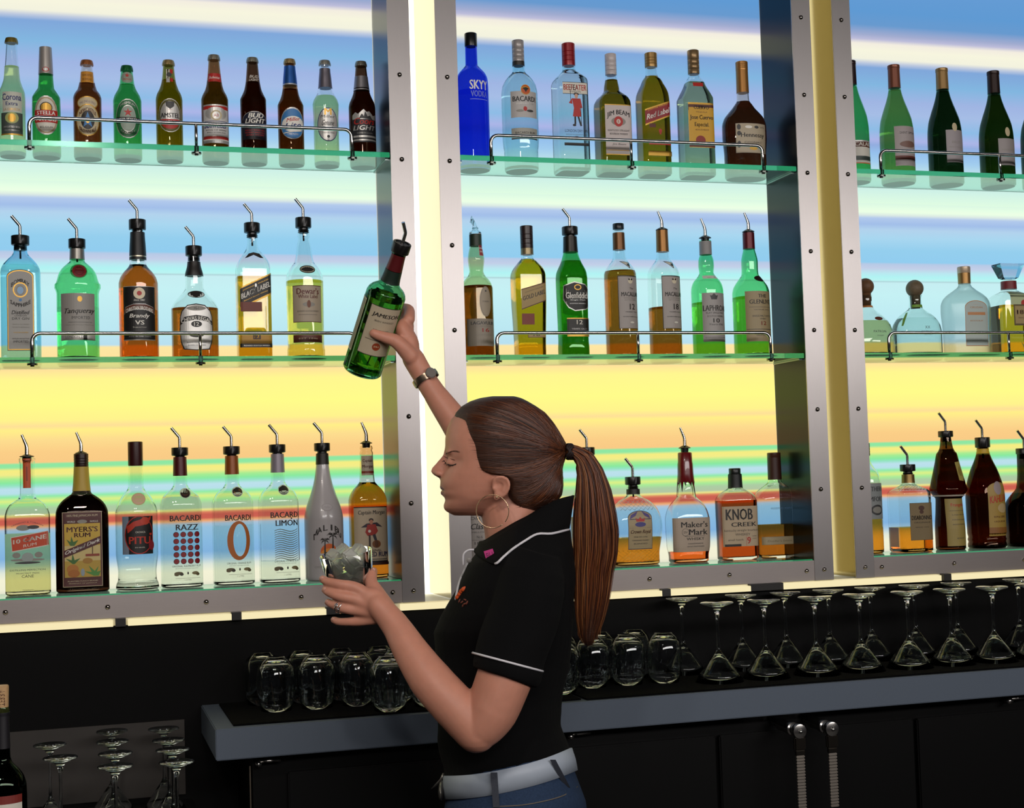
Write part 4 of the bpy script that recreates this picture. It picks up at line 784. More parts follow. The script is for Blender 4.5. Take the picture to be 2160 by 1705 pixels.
build('liquor_bottle', 175.3, BOT, [(962, 14), (984, 14.5), (1010, 16), (1037, 18.5), (1042, 21), (1048, 30), (1056, 40), (1066, 48), (1080, 53), (1100, 54), (1400, 54.5)], n=5, dr=.6, sqy=1060, gl='black', lq='dark', fy=1045, group=g7,
  label='large nearly black rum bottle with yellow and maroon tropical label', pour=(954, 957, 12, 912, 'disc', black_rubber, -1, 1.1), foil=[(985, 1036, 'B89A3A')],
  cap=('screw', 957, 985, 15, '2A1210'),
  neck=[[('d', 0, 1007, 9, 12, 'e'), ('d', 0, 1002, 5, 5, 'k'), ('d', -5, 1012, 4, 4, 'k'), ('d', 5, 1012, 4, 4, 'k'), ('t', 0, 1024, 24, 4, 'IMPORTED', 'k')]],
  lab=[[('r', -40, 1080, 40, 1236, 'T'), ('r', -39, 1081, 39, 1235, '4E1E1A'), ('t', 0, 1088, 62, 6, '100% FINE JAMAICAN RUM', 'T'), ('t', -22, 1100, 16, 4, 'WORLD', 'W'), ('t', 24, 1100, 16, 4, 'FAMOUS', 'W'), ('d', 0, 1100, 10, 4, 'e'), ('r', -36, 1104, 36, 1216, 'C9A63A'), ('t', 0, 1116, 62, 11, "MYERS'S", '4E1A14'), ('t', 0, 1128, 32, 9, 'RUM', '4E1A14'),
        ('r', -36, 1150, 36, 1182, 'CDB878'), ('r', -36, 1182, 36, 1216, 'B8983A'), ('d', -20, 1199, 12, 10, 'B4742A'), ('d', -18, 1208, 12, 8, 'A8641E'), ('p', [(-20, 1188), (-34, 1176), (-22, 1180), (-20, 1166), (-16, 1180), (-4, 1176), (-16, 1188)], '3E6A2A'), ('p', [(-24, 1150), (-32, 1136), (-24, 1142), (-22, 1130), (-18, 1142), (-8, 1138), (-16, 1150)], '3E6A2A'),
        ('r', 6, 1168, 34, 1173, '8E3A24'), ('r', 19, 1150, 21, 1168, '5A3A1E'), ('d', 10, 1182, 10, 6, 'A87A2A'), ('p', [(22, 1214), (4, 1204), (18, 1206), (12, 1192), (24, 1204), (32, 1194), (28, 1206), (36, 1204), (32, 1214)], '4E8A3A'), ('d', 0, 1206, 4, 8, '8E9AA0'),
        ('p', [(-37, 1160), (37, 1131), (37, 1146), (-37, 1175)], '4A1418'), ('t', 0, 1153, 70, 11, 'Original Dark', 'w', .25, .38), ('t', 0, 1224, 60, 2.5, 'PLANTERS PUNCH BRAND', 'T'), ('t', 0, 1229, 56, 2.5, 'PRODUCT OF JAMAICA', 'T')]])
build('liquor_bottle', 290.4, BOT, [(936, 14), (983, 14.7), (1000, 15.5), (1030, 16.5), (1036, 20), (1044, 27), (1054, 34), (1066, 40), (1080, 43.5), (1168, 43.5), (1190, 41), (1205, 39.5), (1222, 40), (1230, 43), (1238, 44.5), (1400, 44.5)], gl='clear', lq='clear', fy=1081, group=g7,
  label='clear waisted cachaca bottle with black and red cap and black lobster label', cap=('plain', 932, 983, 15.4, '34100E'),
  neck=[[('d', 4, 1053, 15, 13, 'C9C48A'), ('d', 4, 1053, 13, 11, 'DDB49A'), ('t', 4, 1053, 18, 5, 'PITU', 'C9C48A')]],
  lab=[[('r', -33, 1089, 35, 1168, '7E8A9A'), ('r', -18, 1089, 35, 1168, '1E1A18'), ('d', 4, 1128, 31, 40, 'R'), ('d', 4, 1128, 29, 38, '151210'), ('p', [(-20, 1124), (-22, 1110), (-8, 1100), (12, 1094), (20, 1102), (12, 1108), (-4, 1110), (-12, 1118)], 'B8321E'), ('d', 16, 1099, 10, 8, 'C2402A'), ('p', [(20, 1096), (30, 1088), (28, 1098)], 'B8321E'), ('t', 6, 1122, 20, 4, 'CACHACA', 'W'), ('t', 5, 1139, 44, 15, 'PITU', 'C2321E'), ('t', 28, 1127, 6, 5, "'", 'C2321E'), ('t', 5, 1154, 20, 2.5, 'DO BRASIL', 'W'), ('d', 30, 1150, 7, 10, '8E1E28')]])
def bacardi(cx, capc, y_cap1, fy, els, label, ypour, medal):
    y0 = ypour
    build('liquor_bottle', cx, BOT, [(y0+18, 13), (y_cap1, 14.3), (y_cap1+20, 15), (y_cap1+27, 19), (y_cap1+34, 28), (y_cap1+42, 37), (y_cap1+52, 43), (y_cap1+62, 45.5), (1400, 46)], n=3.2, dr=.85, sqy=y_cap1+50, gl='clear', lq='clear', fy=fy, group=g7, label=label,
      foil=[(y0+20, y_cap1, capc, .15)], pour=(y0, y0+16.5, 17.7, y0-42), lab=[els], neck=[[('d', 8, y_cap1+37, 11.5, 11, 'CFE0C4'), ('d', 8, y_cap1+37, 10, 9.5, 'k'), ('d', 8, y_cap1+37, 7, 6.5, medal)]])
bats = lambda x, y: [('d', x-19, y, 9, 3.5, '6A6040'), ('d', x-23, y+2.5, 5, 3, '6A6040'), ('d', x-13, y+2, 4, 3, '3A3626'), ('d', x, y, 1.6, 3, 'K'), ('d', x+15, y, 7, 3.5, '8A8058'), ('d', x+20, y+2.5, 4, 3, '6A6040')]
bacardi(384.5, '4E1416', 1004, 1048, [('t', 8, 1093, 66, 12, 'BACARDI', 'k'), ('t', 10, 1112, 46, 12, 'RAZZ', 'k')] + [('d', -13+14.5*i, 1127+14*j, 6, 5.8, 'k') for i in range(4) for j in range(5)] + [('d', -13+14.5*i, 1127+14*j, 5.2, 5, '8E1A24') for i in range(4) for j in range(5)] + [('t', 8, 1193, 60, 4, 'ORIGINAL RASPBERRY RUM', 'k'), ('t', 8, 1198, 46, 1.8, 'RUM WITH NATURAL FLAVORS', 'e')] + bats(10, 1208) + [('r', -16, 1218, 36, 1218.6, 'e'), ('t', 10, 1222, 14, 3, '1 LITRE', 'e')],
  'clear rum bottle with maroon neck and printed rows of dark red dots', 944.5, '4A2A2A')
def ring_O():
    o = [(8+24*math.cos(t), 1140+41*math.sin(t)) for t in np.linspace(0, 2*PI, 29)[:-1]]
    i = [(10+13.5*math.cos(t), 1139+34*math.sin(t)) for t in np.linspace(0, 2*PI, 29)[:-1]]
    out = []
    for a in range(28):
        b = (a+1) % 28; out.append(('p', [o[a], o[b], i[b], i[a]], 'B8641E'))
    return out
bacardi(494, '8E4A16', 1001, 1108, [('t', 8, 1092, 54, 12, 'BACARDI', 'k')] + ring_O() + [('t', 8, 1187, 50, 4, 'ORIGINAL ORANGE RUM', 'k'), ('t', 8, 1192, 40, 1.8, 'RUM WITH NATURAL FLAVORS', 'e')] + bats(9, 1200) + [('r', -14, 1210, 34, 1210.6, 'e'), ('t', 10, 1214, 14, 3, '1 LITRE', 'e')],
  'clear rum bottle with orange neck and a huge orange letter printed on it', 942, '9E6A3A')
def waves():
    out = []
    for j in range(14):
        y = 1117+j*4.6; top = []; bot = []
        for t in np.linspace(0, 1, 9):
            x = -14+50*t; yy = y-3.4*math.sin(t*2*PI+.3)-3*t+3; w = 1.0+.5*math.sin(t*PI)
            top.append((x, yy-w*.6)); bot.append((x, yy+w*.6))
        out.append(('p', top+bot[::-1], '6E7862'))
    return out
bacardi(591, '8E8690', 997, 1182, [('t', 10, 1086, 62, 12, 'BACARDI', 'k'), ('t', 13, 1103, 48, 12, 'LIMON', 'k'), ('t', 22, 1094, 3, 4, "'", 'k')] + waves() + [('t', 11, 1183, 52, 4, 'ORIGINAL CITRUS RUM', 'k'), ('t', 11, 1188, 40, 1.8, 'RUM WITH NATURAL FLAVORS', 'e')] + bats(12, 1197) + [('r', -12, 1206, 38, 1206.6, 'e'), ('t', 12, 1211, 14, 3, '1 LITRE', 'e')],
  'clear rum bottle with grey neck and printed wavy lines', 938, '2A2420')
def palm(x, y0, y1, s):
    f = [('p', [(x-1, y0), (x+1, y0), (x+1.5, y1), (x-2.5, y1)], 'k')]
    for a, l in ((-160, 15), (-140, 14), (-115, 10), (-65, 10), (-40, 14), (-20, 15), (20, 11), (160, 11)):
        c, q = math.cos(math.radians(a)), math.sin(math.radians(a)); n = (-q*1.3, c*1.3)
        f.append(('p', [(x, y0), (x+c*l*s*.6+n[0], y0+q*l*s*.6+n[1]-1), (x+c*l*s, y0+q*l*s+4*s), (x+c*l*s*.6-n[0], y0+q*l*s*.6-n[1]-1)], 'k'))
    return f
mal = []
for i, ch in enumerate('MALIBU'):
    a = (i-2.5)*.40; mal.append(('t', 3+33*math.sin(a), 1144-32*math.cos(a), 8.5 if ch != 'I' else 3.5, 12, ch, 'k', 0, math.tan(-a)*.9))
build('liquor_bottle', 686, BOT, [(957, 12.5), (980, 13.5), (1000, 16), (1020, 20), (1040, 26), (1060, 33), (1078, 38.5), (1095, 41), (1400, 41.5)], opaque='B5B0B0', group=g7,
  label='opaque white coconut rum bottle with palm trees and an orange sun', pour=(935, 951.5, 17, 892), foil=[(953, 980, '1E1814')],
  lab=[mal + [('d', 3, 1163, 17.5, 17, 'D2601A'), ('d', 3, 1168, 17.5, 12, 'E0902A'), ('r', -16, 1166, 22, 1182, 'B5B0B0'), ('d', 3, 1166, 10, 3, 'k')] + palm(-5, 1140, 1166, .8) + palm(12, 1130, 1166, 1.0) + [('t', -8, 1194, 40, 4, 'COCONUT RUM', 'e'), ('t', 4, 1204, 30, 3, 'LIQUEUR', 'e')]],
  neck=[[('d', 2, 1070, 12, 8, 'A6A0A0'), ('d', 2, 1070, 10, 6.5, 'B5B0B0'), ('t', 2, 1070, 14, 4, 'Malibu', 'A09A9A', .3)]])
def pirate(x, y):   # generic figure in a red coat with one foot on a barrel
    return [('p', [(x-22, y-12), (x-10, y-20), (x+12, y-22), (x+24, y-12), (x+12, y-14), (x-8, y-12)], '2A2430'), ('d', x, y-27, 5, 4, 'k'), ('d', x, y-23, 4, 5, 'B87A5E'), ('p', [(x-8, y-18), (x+9, y-18), (x+14, y-4), (x+8, y+4), (x-8, y+6), (x-13, y-2)], '9E2A1E'), ('d', x-4, y-4, 3, 3, 'W'), ('r', x-6, y+4, x-2, y+30, '3A2A24'), ('p', [(x+2, y+4), (x+8, y+2), (x+12, y+16), (x+7, y+18)], '2A2A34'), ('d', x+10, y+23, 9, 8, '7A4A24'), ('d', x+10, y+23, 4, 8, '5A3218'), ('d', x-4, y+31, 4, 2, 'K')]
build('liquor_bottle', 779.5, BOT, [(941, 12.5), (946, 14), (950, 12.5), (956, 14.5), (962, 14), (985, 14.8), (1016, 16.5), (1023, 21), (1032, 29), (1043, 36), (1056, 39.5), (1400, 40)], n=3, dr=.85, sqy=1040, gl='cognac', lq='amber', fy=1018, group=g7,
  label='amber spiced rum bottle with cream label showing a red-coated figure by a barrel', pour=(932, 936, 13, 891, 'disc'),
  neck=[[('r', -15, 962, 15, 1003, 'C3B49C'), ('t', 0, 973, 22, 8, 'Captain', 'N'), ('t', 0, 985, 24, 8, 'Morgan', 'N'), ('r', -15, 994, 15, 999, '8E3A24')]],
  lab=[[('r', -37, 1069, 40, 1188, 'k'), ('r', -37, 1071, 40, 1182, 'B9A88E'), ('t', 2, 1082, 58, 11, 'Captain Morgan', 'k', .1)] + pirate(0, 1124) + [('t', 3, 1160, 36, 4, 'ORIGINAL', 'k'), ('t', 6, 1168, 58, 10, 'SPICED RUM', '2A2A4A'), ('r', -30, 1178, 34, 1179, 'd'), ('r', -37, 1185, 40, 1191, '3A1A14')]])

# ------------------------------------------------------------------ bottom shelf, middle cabinet
g8 = 'bourbon bottles on the bottom middle shelf'
build('liquor_bottle', 1014, BOT, [(960, 14), (1000, 15), (1020, 17), (1032, 28), (1045, 36), (1060, 38), (1400, 38)], n=5, dr=.9, sqy=1035, gl='clear', lq='amber', fy=1040, group=g8,
  label='square bottle with pale label of small black print, showing below the chin', cap=('screw', 948, 1002, 15, '1A1614'),
  lab=[[('r', -31, 1085, 32, 1190, 'B2A8A0'), ('t', -4, 1093, 46, 6, 'Old No.', 'k', .2), ('t', -4, 1110, 44, 12, 'Classic', 'k', .3), ('t', -4, 1122, 40, 3, 'MELLOWED', 'd'), ('t', -8, 1132, 12, 6, 'No 6', 'k'), ('t', -6, 1145, 26, 6, '1875', 'k'), ('r', -28, 1138, 28, 1138.6, 'k')]])
build('liquor_bottle', 1246, BOT, [(962, 14), (990, 15), (1020, 17), (1032, 26), (1048, 36), (1062, 40), (1400, 40)], gl='clear', lq='amber', fy=1090, group=g8,
  label='bottle almost hidden behind the ponytail, its steel spout showing above it', pour=(944, 960, 17, 906), lab=[[('r', -30, 1085, 34, 1170, '8E9498')]])
def facets(z0y, z1y, nx, hw):
    def f(bt, root):
        bm = bmesh.new(); z0, z1 = bt.z(z0y), bt.z(z1y)
        for i in range(-nx, nx+1):
            for s in (-1, 1):
                x0 = i*hw/nx; pts = []
                for t in np.linspace(0, 1, 6):
                    x = (x0+s*.6*hw*t)*bt.k
                    if abs(x) > hw*bt.k*1.02: break
                    pts.append(bt.surf(x, z0+(z1-z0)*t, .0002))
                if len(pts) > 2: tube(bm, pts, .0004, 5)
        obj('cut_facets', bm, glass('F4FAF6', 0, 1.45), root)
    return f
def crownk(bt, root):
    facets(1182, 1160, 5, 48)(bt, root); facets(1076, 1056, 4, 40)(bt, root)
build('liquor_bottle', 1341, BOT, [(1026, 13.5), (1044, 14), (1049, 18), (1055, 30), (1064, 42), (1078, 53), (1095, 59), (1112, 60.5), (1140, 57), (1170, 52), (1400, 50)], dr=.6, n=2.5, gl='clear', lq='amber', fy=1134, group=g8,
  label='rounded cut glass whisky bottle with purple and gold arched label and a red crown', pour=(1006, 1022.5, 16.5, 967), foil=[(1032, 1043, '1E1C1A')], extra=crownk,
  lab=[[('a', -27, 1077, 27, 1158, '3A3A52'), ('a', -26, 1078.5, 26, 1156.5, 'A3926E'), ('p', [(-24, 1098), (-20, 1086), (-4, 1078), (-10, 1088), (-22, 1094)], '4A3A7A'), ('p', [(24, 1098), (20, 1086), (4, 1078), (10, 1088), (22, 1094)], '4A3A7A'), ('d', 0, 1106, 12, 5, '3E3A7A'), ('p', [(-9, 1100), (-10, 1092), (-5, 1096), (0, 1090), (5, 1096), (10, 1092), (9, 1100)], 'R'), ('t', 0, 1122, 44, 10, 'Crown Royal', '4A2A14', .3), ('t', 0, 1132, 30, 2.5, 'FINE DE LUXE', 'd'), ('t', 0, 1139, 38, 2.5, 'CANADIAN WHISKY', 'd'), ('t', 0, 1146, 30, 2.5, 'BLENDED', 'd')]])
def wax(bt, root):
    bm = bmesh.new(); k = bt.k; zt, zb = bt.z(955), bt.z(1019); seg = 36
    drips = [1045, 1020, 1026, 1019, 1030, 1048, 1022, 1038, 1018, 1026, 1051, 1024]
    rs = []
    for j, (y, hw) in enumerate([(955, 12.5), (956.5, 14.5), (975, 15), (979, 15.8), (1000, 16.5), (1016, 18)]):
        rs.append([Vector((hw*k*math.cos(2*PI*i/seg), hw*k*math.sin(2*PI*i/seg), bt.z(y))) for i in range(seg)])
    last = []
    for i in range(seg):
        d = drips[(i//3) % 12]; y = d if i % 3 == 1 else 1017
        a, _, _ = bt.sec(bt.z(y)); q = max(a+.0007, 17*k)
        if y > 1030: q = a+.0012
        last.append(Vector((q*math.cos(2*PI*i/seg), q*math.sin(2*PI*i/seg), bt.z(y))))
    rs.append(last)
    rings(bm, rs, cap0=True, cap1=False)
    bmesh.ops.reverse_faces(bm, faces=bm.faces[:])
    o = obj('wax_seal', bm, pm('6A1216', .3, coat=.4, name='wax'), root)
    md = o.modifiers.new('s', 'SOLIDIFY'); md.thickness = .0012; md.offset = 0
build('liquor_bottle', 1453, BOT, [(958, 12), (1020, 15), (1035, 18), (1046, 18.5), (1051, 24), (1058, 33), (1068, 42), (1080, 48), (1096, 51.5), (1150, 50), (1175, 46), (1400, 45)], n=4, dr=.7, sqy=1075, gl='clear', lq='F0702A', fy=1163, group=g8,
  label='square-shouldered bourbon bottle dipped in dripping red wax, cream label', pour=(942, 946, 13, 902, 'disc'), extra=wax,
  lab=[[('r', -46, 1092, 46, 1163, 'AE9D8A'), ('t', 3, 1106, 60, 12, "Maker's", 'k'), ('t', 11, 1122, 42, 12, 'Mark', 'k'), ('d', -18, 1122, 8, 8, 'd'), ('d', -18, 1122, 7.3, 7.3, 'AE9D8A'), ('t', -18, 1122, 9, 5, 'SIV', 'd'), ('r', -20, 1130, 26, 1130.6, 'd'), ('t', 4, 1136, 40, 6, 'WHISKY', 'k'), ('t', 4, 1146, 34, 2.5, 'HANDMADE', 'd'), ('t', 4, 1152, 38, 2.5, 'KENTUCKY STRAIGHT BOURBON', 'd')]])
build('liquor_bottle', 1557, BOT, [(1000, 14), (1028, 15), (1031, 17), (1036, 27), (1042, 37), (1049, 44), (1057, 47), (1150, 46), (1400, 44)], n=5, dr=.55, sqy=1045, gl='aqua2', lq='D0521E', fy=1056, group=g8,
  label='flat flask-shaped bourbon bottle with black wax top and big black capitals', foil=[(1001, 1029, '121614')], cap=('plain', 988, 1001, 12.5, '141816'),
  lab=[[('r', -42, 1068, 42, 1152, 'B5A184'), ('t', -4, 1085, 60, 23, 'KNOB', 'k'), ('t', 6, 1106, 58, 9, 'CREEK', 'k'), ('t', 0, 1119, 76, 6, 'kentucky straight bourbon', 'k'), ('t', 2, 1127, 34, 5, 'WHISKEY', 'k'), ('t', -14, 1138, 34, 4, 'small batch', 'k'), ('t', 16, 1140, 8, 14, '9', 'R'), ('r', 10, 1132, 10.6, 1150, 'R'), ('r', 24, 1131, 34, 1131.8, 'k'), ('r', 24, 1136, 34, 1136.6, 'k'), ('p', [(-38, 1152), (-38, 1147), (-2, 1147), (-2, 1152)], 'k')]])
build('liquor_bottle', 1641, BOT, [(960, 13.5), (1012, 14), (1019, 16), (1025, 26), (1032, 37), (1040, 46), (1052, 51.5), (1070, 52), (1150, 49), (1400, 45)], n=4, dr=.55, sqy=1040, gl='clear', lq='damber', fy=1106, group=g8,
  label='wide flat bourbon flask with brown cork cap beside the dark side panel', foil=[(958, 1012, '3E1E14')], cap=('plain', 955, 966, 14.2, '4A2A1C'),
  neck=[[('r', 1, 970, 11, 1000, '8E8478')]],
  lab=[[('t', 0, 1072, 50, 4, 'WOODFORD RESERVE', '4A6A8A')], [('r', -46, 1131, 30, 1148, '8E7E60'), ('r', -45, 1132, 29, 1147, 'A39474'), ('t', -6, 1140, 54, 4, 'Distiller\'s Select', '6A5A3A', .2)]])
# ------------------------------------------------------------------ bottom shelf, right cabinet
g9 = 'liqueur bottles on the bottom right shelf'
build('liquor_bottle', 1832, BOT, [(960, 12), (975, 13), (985, 18), (998, 27), (1012, 31), (1030, 32.5), (1400, 33)], gl='clear', lq='orange', fy=1020, group=g9,
  label='bottle of orange liqueur with grey printed label, mostly hidden by the steel post', cap=('screw', 935, 962, 12.5, '1A1614'),
  lab=[[('r', -30, 1020, 32, 1095, '8E9290'), ('t', 0, 1032, 54, 10, 'SOUTHERN', 'd'), ('t', 0, 1053, 54, 10, 'COMFORT', 'd'), ('d', 8, 1076, 16, 11, 'd'), ('d', 8, 1076, 12, 7, 'e')]])
def ribs(bt, root):
    facets(1022, 1034, 6, 44)(bt, root)
build('liquor_bottle', 1922.5, BOT, [(1001, 12.5), (1020, 13.5), (1025, 18), (1030, 30), (1035, 42), (1041, 46), (1400, 46.5)], n=8, dr=.9, sqy=1034, gl='clear', lq='orange', fy=1112, group=g9,
  label='square amaretto bottle with gold neck ring and brown square label', pour=(980, 994, 16, 941), foil=[(1000, 1019, '8E7444', .7)], extra=ribs,
  lab=[[('r', -20, 1061, 36, 1139, '5A4A30'), ('r', -19, 1062, 35, 1138, '7E6C4A'), ('d', 8, 1072, 7, 5, '4A2A1A'), ('d', 8, 1080, 5, 4, '4A2A1A'), ('t', 8, 1092, 48, 9, 'DISARONNO', '1E1610'), ('t', 8, 1102, 38, 3, 'ORIGINALE', '2A2016'), ('t', 8, 1112, 32, 2, 'SINCE 1525', '2A2016')]])
def rope(bt, root):
    bm = bmesh.new(); z = bt.z(1046); a = bt.sec(z)[0]
    n = 60; pts = [((a+.0012)*math.cos(2*PI*i/n), (a+.0012)*math.sin(2*PI*i/n), z) for i in range(n+1)]
    tube(bm, pts, .0016, 6); tube(bm, [(x, y, zz+.003) for x, y, zz in pts], .0012, 6)
    obj('rope_belt', bm, pm('B8AFA0', .7), root)
build('liquor_bottle', 2006, BOT, [(915, 10), (925, 11), (945, 14), (952, 17), (957, 21), (975, 25), (1000, 31), (1025, 37), (1034, 39), (1040, 36), (1046, 31), (1052, 27), (1075, 28), (1120, 31), (1400, 34)], gl='dbrown', lq='brown', fy=948, group=g9,
  label='brown robe-shaped liqueur bottle with rope belt and tan label', pour=(909.5, 922, 15.5, 871), extra=rope,
  lab=[[('p', [(2, 976), (18, 974), (26, 1004), (20, 1016), (6, 1014)], 'A3924A'), ('d', 13, 995, 6, 10, '8A7A3A')], [('r', -24, 1052, 28, 1151, '9A8648'), ('t', 7, 1066, 38, 9, 'Frangelico', 'R'), ('r', -16, 1077, 24, 1077.6, 'd'), ('t', 6, 1086, 34, 2.5, 'LIQUEUR', 'd'), ('t', 6, 1096, 34, 2.5, 'HAZELNUT', 'd'), ('t', 6, 1106, 34, 2.5, 'IMPORTED FROM ITALY', 'd'), ('t', 6, 1135, 20, 3, '48 PROOF', 'd')]])
build('liquor_bottle', 2083, BOT, [(935, 12), (950, 12), (958, 14), (972, 19), (990, 27), (1008, 33), (1028, 38), (1050, 40), (1125, 39.5), (1132, 38), (1137, 39.5), (1142, 38), (1147, 39.5), (1400, 39.5)], gl='dbrown', lq='brown', fy=960, group=g9,
  label='brown coffee liqueur bottle with yellow neck ring and red capitals on its label', pour=(923, 944, 15.5, 886), foil=[(947, 957, 'C9A32A')],
  lab=[[('a', -18, 1018, 36, 1130, 'A3853A'), ('d', 6, 1030, 10, 14, '9A8A8A'), ('t', 8, 1052, 44, 15, 'KAHLUA', 'B2321E', 0, .12), ('d', 16, 1072, 14, 10, 'B8A070'), ('t', 8, 1090, 30, 4, 'RUM & COFFEE', 'N'), ('t', 8, 1100, 30, 4, 'LIQUEUR', 'N'), ('r', -18, 1112, 36, 1124, '8A5A24')]])
build('liquor_bottle', 2170, BOT, [(955, 15), (1000, 16), (1030, 20), (1042, 30), (1055, 40), (1070, 46), (1400, 46)], gl='black', lq='dark', fy=1040, group=g9,
  label='dark cream liqueur bottle cut off at the right edge, bottom shelf', pour=(946, 958, 17, 908), lab=[[('r', -34, 1065, 40, 1150, '5A4036'), ('t', 0, 1084, 50, 10, 'BAILEYS', 'W')]])
# ================================================================== GLASSWARE
clear = glass('F6F8F8', 0, 1.5, 'thin_glass')
def martini_mesh(s=1.0, h=.180):
    bm = bmesh.new()
    pr = [(0, .0560), (.020, .0430), (.045, .0245), (.060, .0125), (.067, .0068), (.075, .0042), (.095, .0034), (.125, .0034), (.150, .0042), (.162, .0070), (.169, .014), (.1735, .026), (.1765, .0375), (.1785, .0385), (.1798, .037), (.1800, .001)]
    inner = [(.061, .001), (.059, .0085), (.044, .0232), (.020, .0420), (.0006, .0546)]
    lathe(bm, [(z*h/.18, r*s) for z, r in inner+pr], 36, cap0=True, cap1=True)
    me = bpy.data.meshes.new('martini_glass'); bm.to_mesh(me); bm.free(); me.shade_smooth(); me.materials.append(clear); return me
mart = martini_mesh()
ORD = ['first', 'second', 'third', 'fourth', 'fifth', 'sixth', 'seventh', 'eighth']
def place(me, name, x, y, z, label, cat, group):
    o = bpy.data.objects.new(name, me); COL.objects.link(o); o.location = (x, y, z); o.rotation_euler = (0, 0, R.uniform(0, 6))
    return tag(o, label, cat, group)
MATZ = CZ+.0042
for i, x in enumerate((.669, .789, .917, 1.037, 1.163, 1.282, 1.398, 1.515)):
    place(mart, 'martini_glass', x, -.240+.004*(i % 2), MATZ, 'upturned martini glass in the front row, %s from the left' % ORD[i], 'glass', 'martini glasses upturned on the counter')
for i, x in enumerate((.657, .811, .931, 1.048, 1.167, 1.290, 1.414, 1.595)):
    place(mart, 'martini_glass', x, -.062-.004*(i % 2), MATZ, 'upturned martini glass in the back row, %s from the left' % ORD[i], 'glass', 'martini glasses upturned on the counter')
def tumbler_mesh():
    bm = bmesh.new()
    out = [(0, .0325), (.020, .0370), (.045, .0410), (.065, .0417), (.085, .0392), (.098, .0340), (.106, .0270), (.110, .0215), (.1125, .0205), (.1130, .0195), (.1120, .012), (.1115, .0005)]
    inn = [(.1065, .0005), (.104, .020), (.096, .0335), (.084, .0380), (.065, .0405), (.045, .0398), (.020, .0359), (.0006, .0314)]
    lathe(bm, inn+out, 36)
    me = bpy.data.meshes.new('stemless_glass'); bm.to_mesh(me); bm.free(); me.shade_smooth(); me.materials.append(clear); return me
tum = tumbler_mesh()
LF = [(-.334, -.185), (-.248, -.188), (-.160, -.186), (-.112, -.298), (-.072, -.19), (-.02, -.275), (.07, -.19)]
LB = [(-.350, -.075), (-.262, -.080), (-.176, -.082), (-.090, -.085), (-.004, -.085), (.082, -.085), (.165, -.10)]
lt = ['upturned stemless wine glass in the front row left of the woman, %s from the left', 'upturned stemless wine glass in the back row left of the woman, %s from the left']
for i, (x, y) in enumerate(LF[:6]): place(tum, 'stemless_glass', x, y, MATZ, lt[0] % ORD[i], 'glass', 'stemless glasses upturned on the mat')
for i, (x, y) in enumerate(LB[:6]): place(tum, 'stemless_glass', x, y, MATZ, lt[1] % ORD[i], 'glass', 'stemless glasses upturned on the mat')
for i, (x, y) in enumerate([(.290, -.235), (.382, -.178), (.470, -.176), (.556, -.186)]): place(tum, 'stemless_glass', x, y, MATZ, 'upturned stemless glass behind the woman, front row, %s from the left' % ORD[i], 'glass', 'stemless glasses upturned on the mat')
for i, (x, y) in enumerate([(.345, -.075), (.437, -.078), (.527, -.072)]): place(tum, 'stemless_glass', x, y, MATZ, 'upturned stemless glass behind the woman, back row, %s from the left' % ORD[i], 'glass', 'stemless glasses upturned on the mat')

# ---- low station at the left with stemmed glasses
st = empty('glass_station', (-.9, -.3, .857), label='dark low station holding stemmed glasses at the lower left', cat='station')
bm = bmesh.new(); box(bm, -.7, .40, -.36, .30, -.045, 0)
obj('shelf', bm, pm('090909', .4), st, smooth=False)
bm = bmesh.new(); box(bm, -.7, .40, -.30, .28, -.80, -.045); obj('cabinet_body', bm, pm('080808', .5), st, smooth=False)
bm = bmesh.new(); box(bm, -.7, .385, .297, .301, .012, .175)
obj('splash_panel', bm, pm('35312D', .65, .1, .2, 9, name='dull_steel'), st, smooth=False)
m2 = martini_mesh(.85, .176)
k = 0
for col, pts in (('left', [(127, 1597), (105, 1570)]), ('middle', [(243, 1615), (243, 1588), (237, 1563), (236, 1541)]), ('right', [(372, 1606), (364, 1580), (355, 1560), (345, 1536)])):
    for i, (u, v) in enumerate(pts):
        p = at(u, v, Z=1.034)
        place(m2, 'martini_glass', p.x, min(p.y, -.062), .858, 'dim upturned martini glass in the %s column on the low station, %s from the front' % (col, ORD[i]), 'glass', 'dim upturned glasses at the lower left')

# ---- corked red wine bottle close by, bottom left
FB = Vector((0, 0, 0)); p = at(6, 1600, d=2.42)
fbz = at(6, 1458, d=2.42).z-.345
bb = empty('bar_top', (p.x-.25, p.y-.1, fbz), label='dark bar top carrying the corked red wine bottle', cat='bar')
bm = bmesh.new(); box(bm, -.35, .38, -.30, .22, -.04, 0, bevel=.003); obj('top_slab', bm, pm('17120F', .35), bb, smooth=False)
bm = bmesh.new(); box(bm, -.33, .36, -.28, .20, -fbz, -.04); obj('bar_front', bm, pm('0D0B0A', .5), bb, smooth=False)
def cork(bt, root):
    bm = bmesh.new(); z = bt.top-.002; lathe(bm, [(z-.01, .0098), (z+.036, .0108), (z+.0375, .0100)], 22); o = obj('cork', bm, pm('B89468', .75, 0, .25, 150, bump=.3, name='cork'), root, angle=50)
    vs, fs = text_flat('TERRA'); bm = bmesh.new()
    def mp(a, b, off=.0003): th = b*.9; return Vector(((.0106+off)*math.sin(th), -(.0106+off)*math.cos(th), z+.018+a*.026))
    V = [bm.verts.new(mp(a, b)) for a, b in vs]
    for f in fs:
        try: bm.faces.new([V[i] for i in f])
        except ValueError: pass
    obj('cork_print', bm, pm('5A3424', .7), o)
KB = 2.42/F
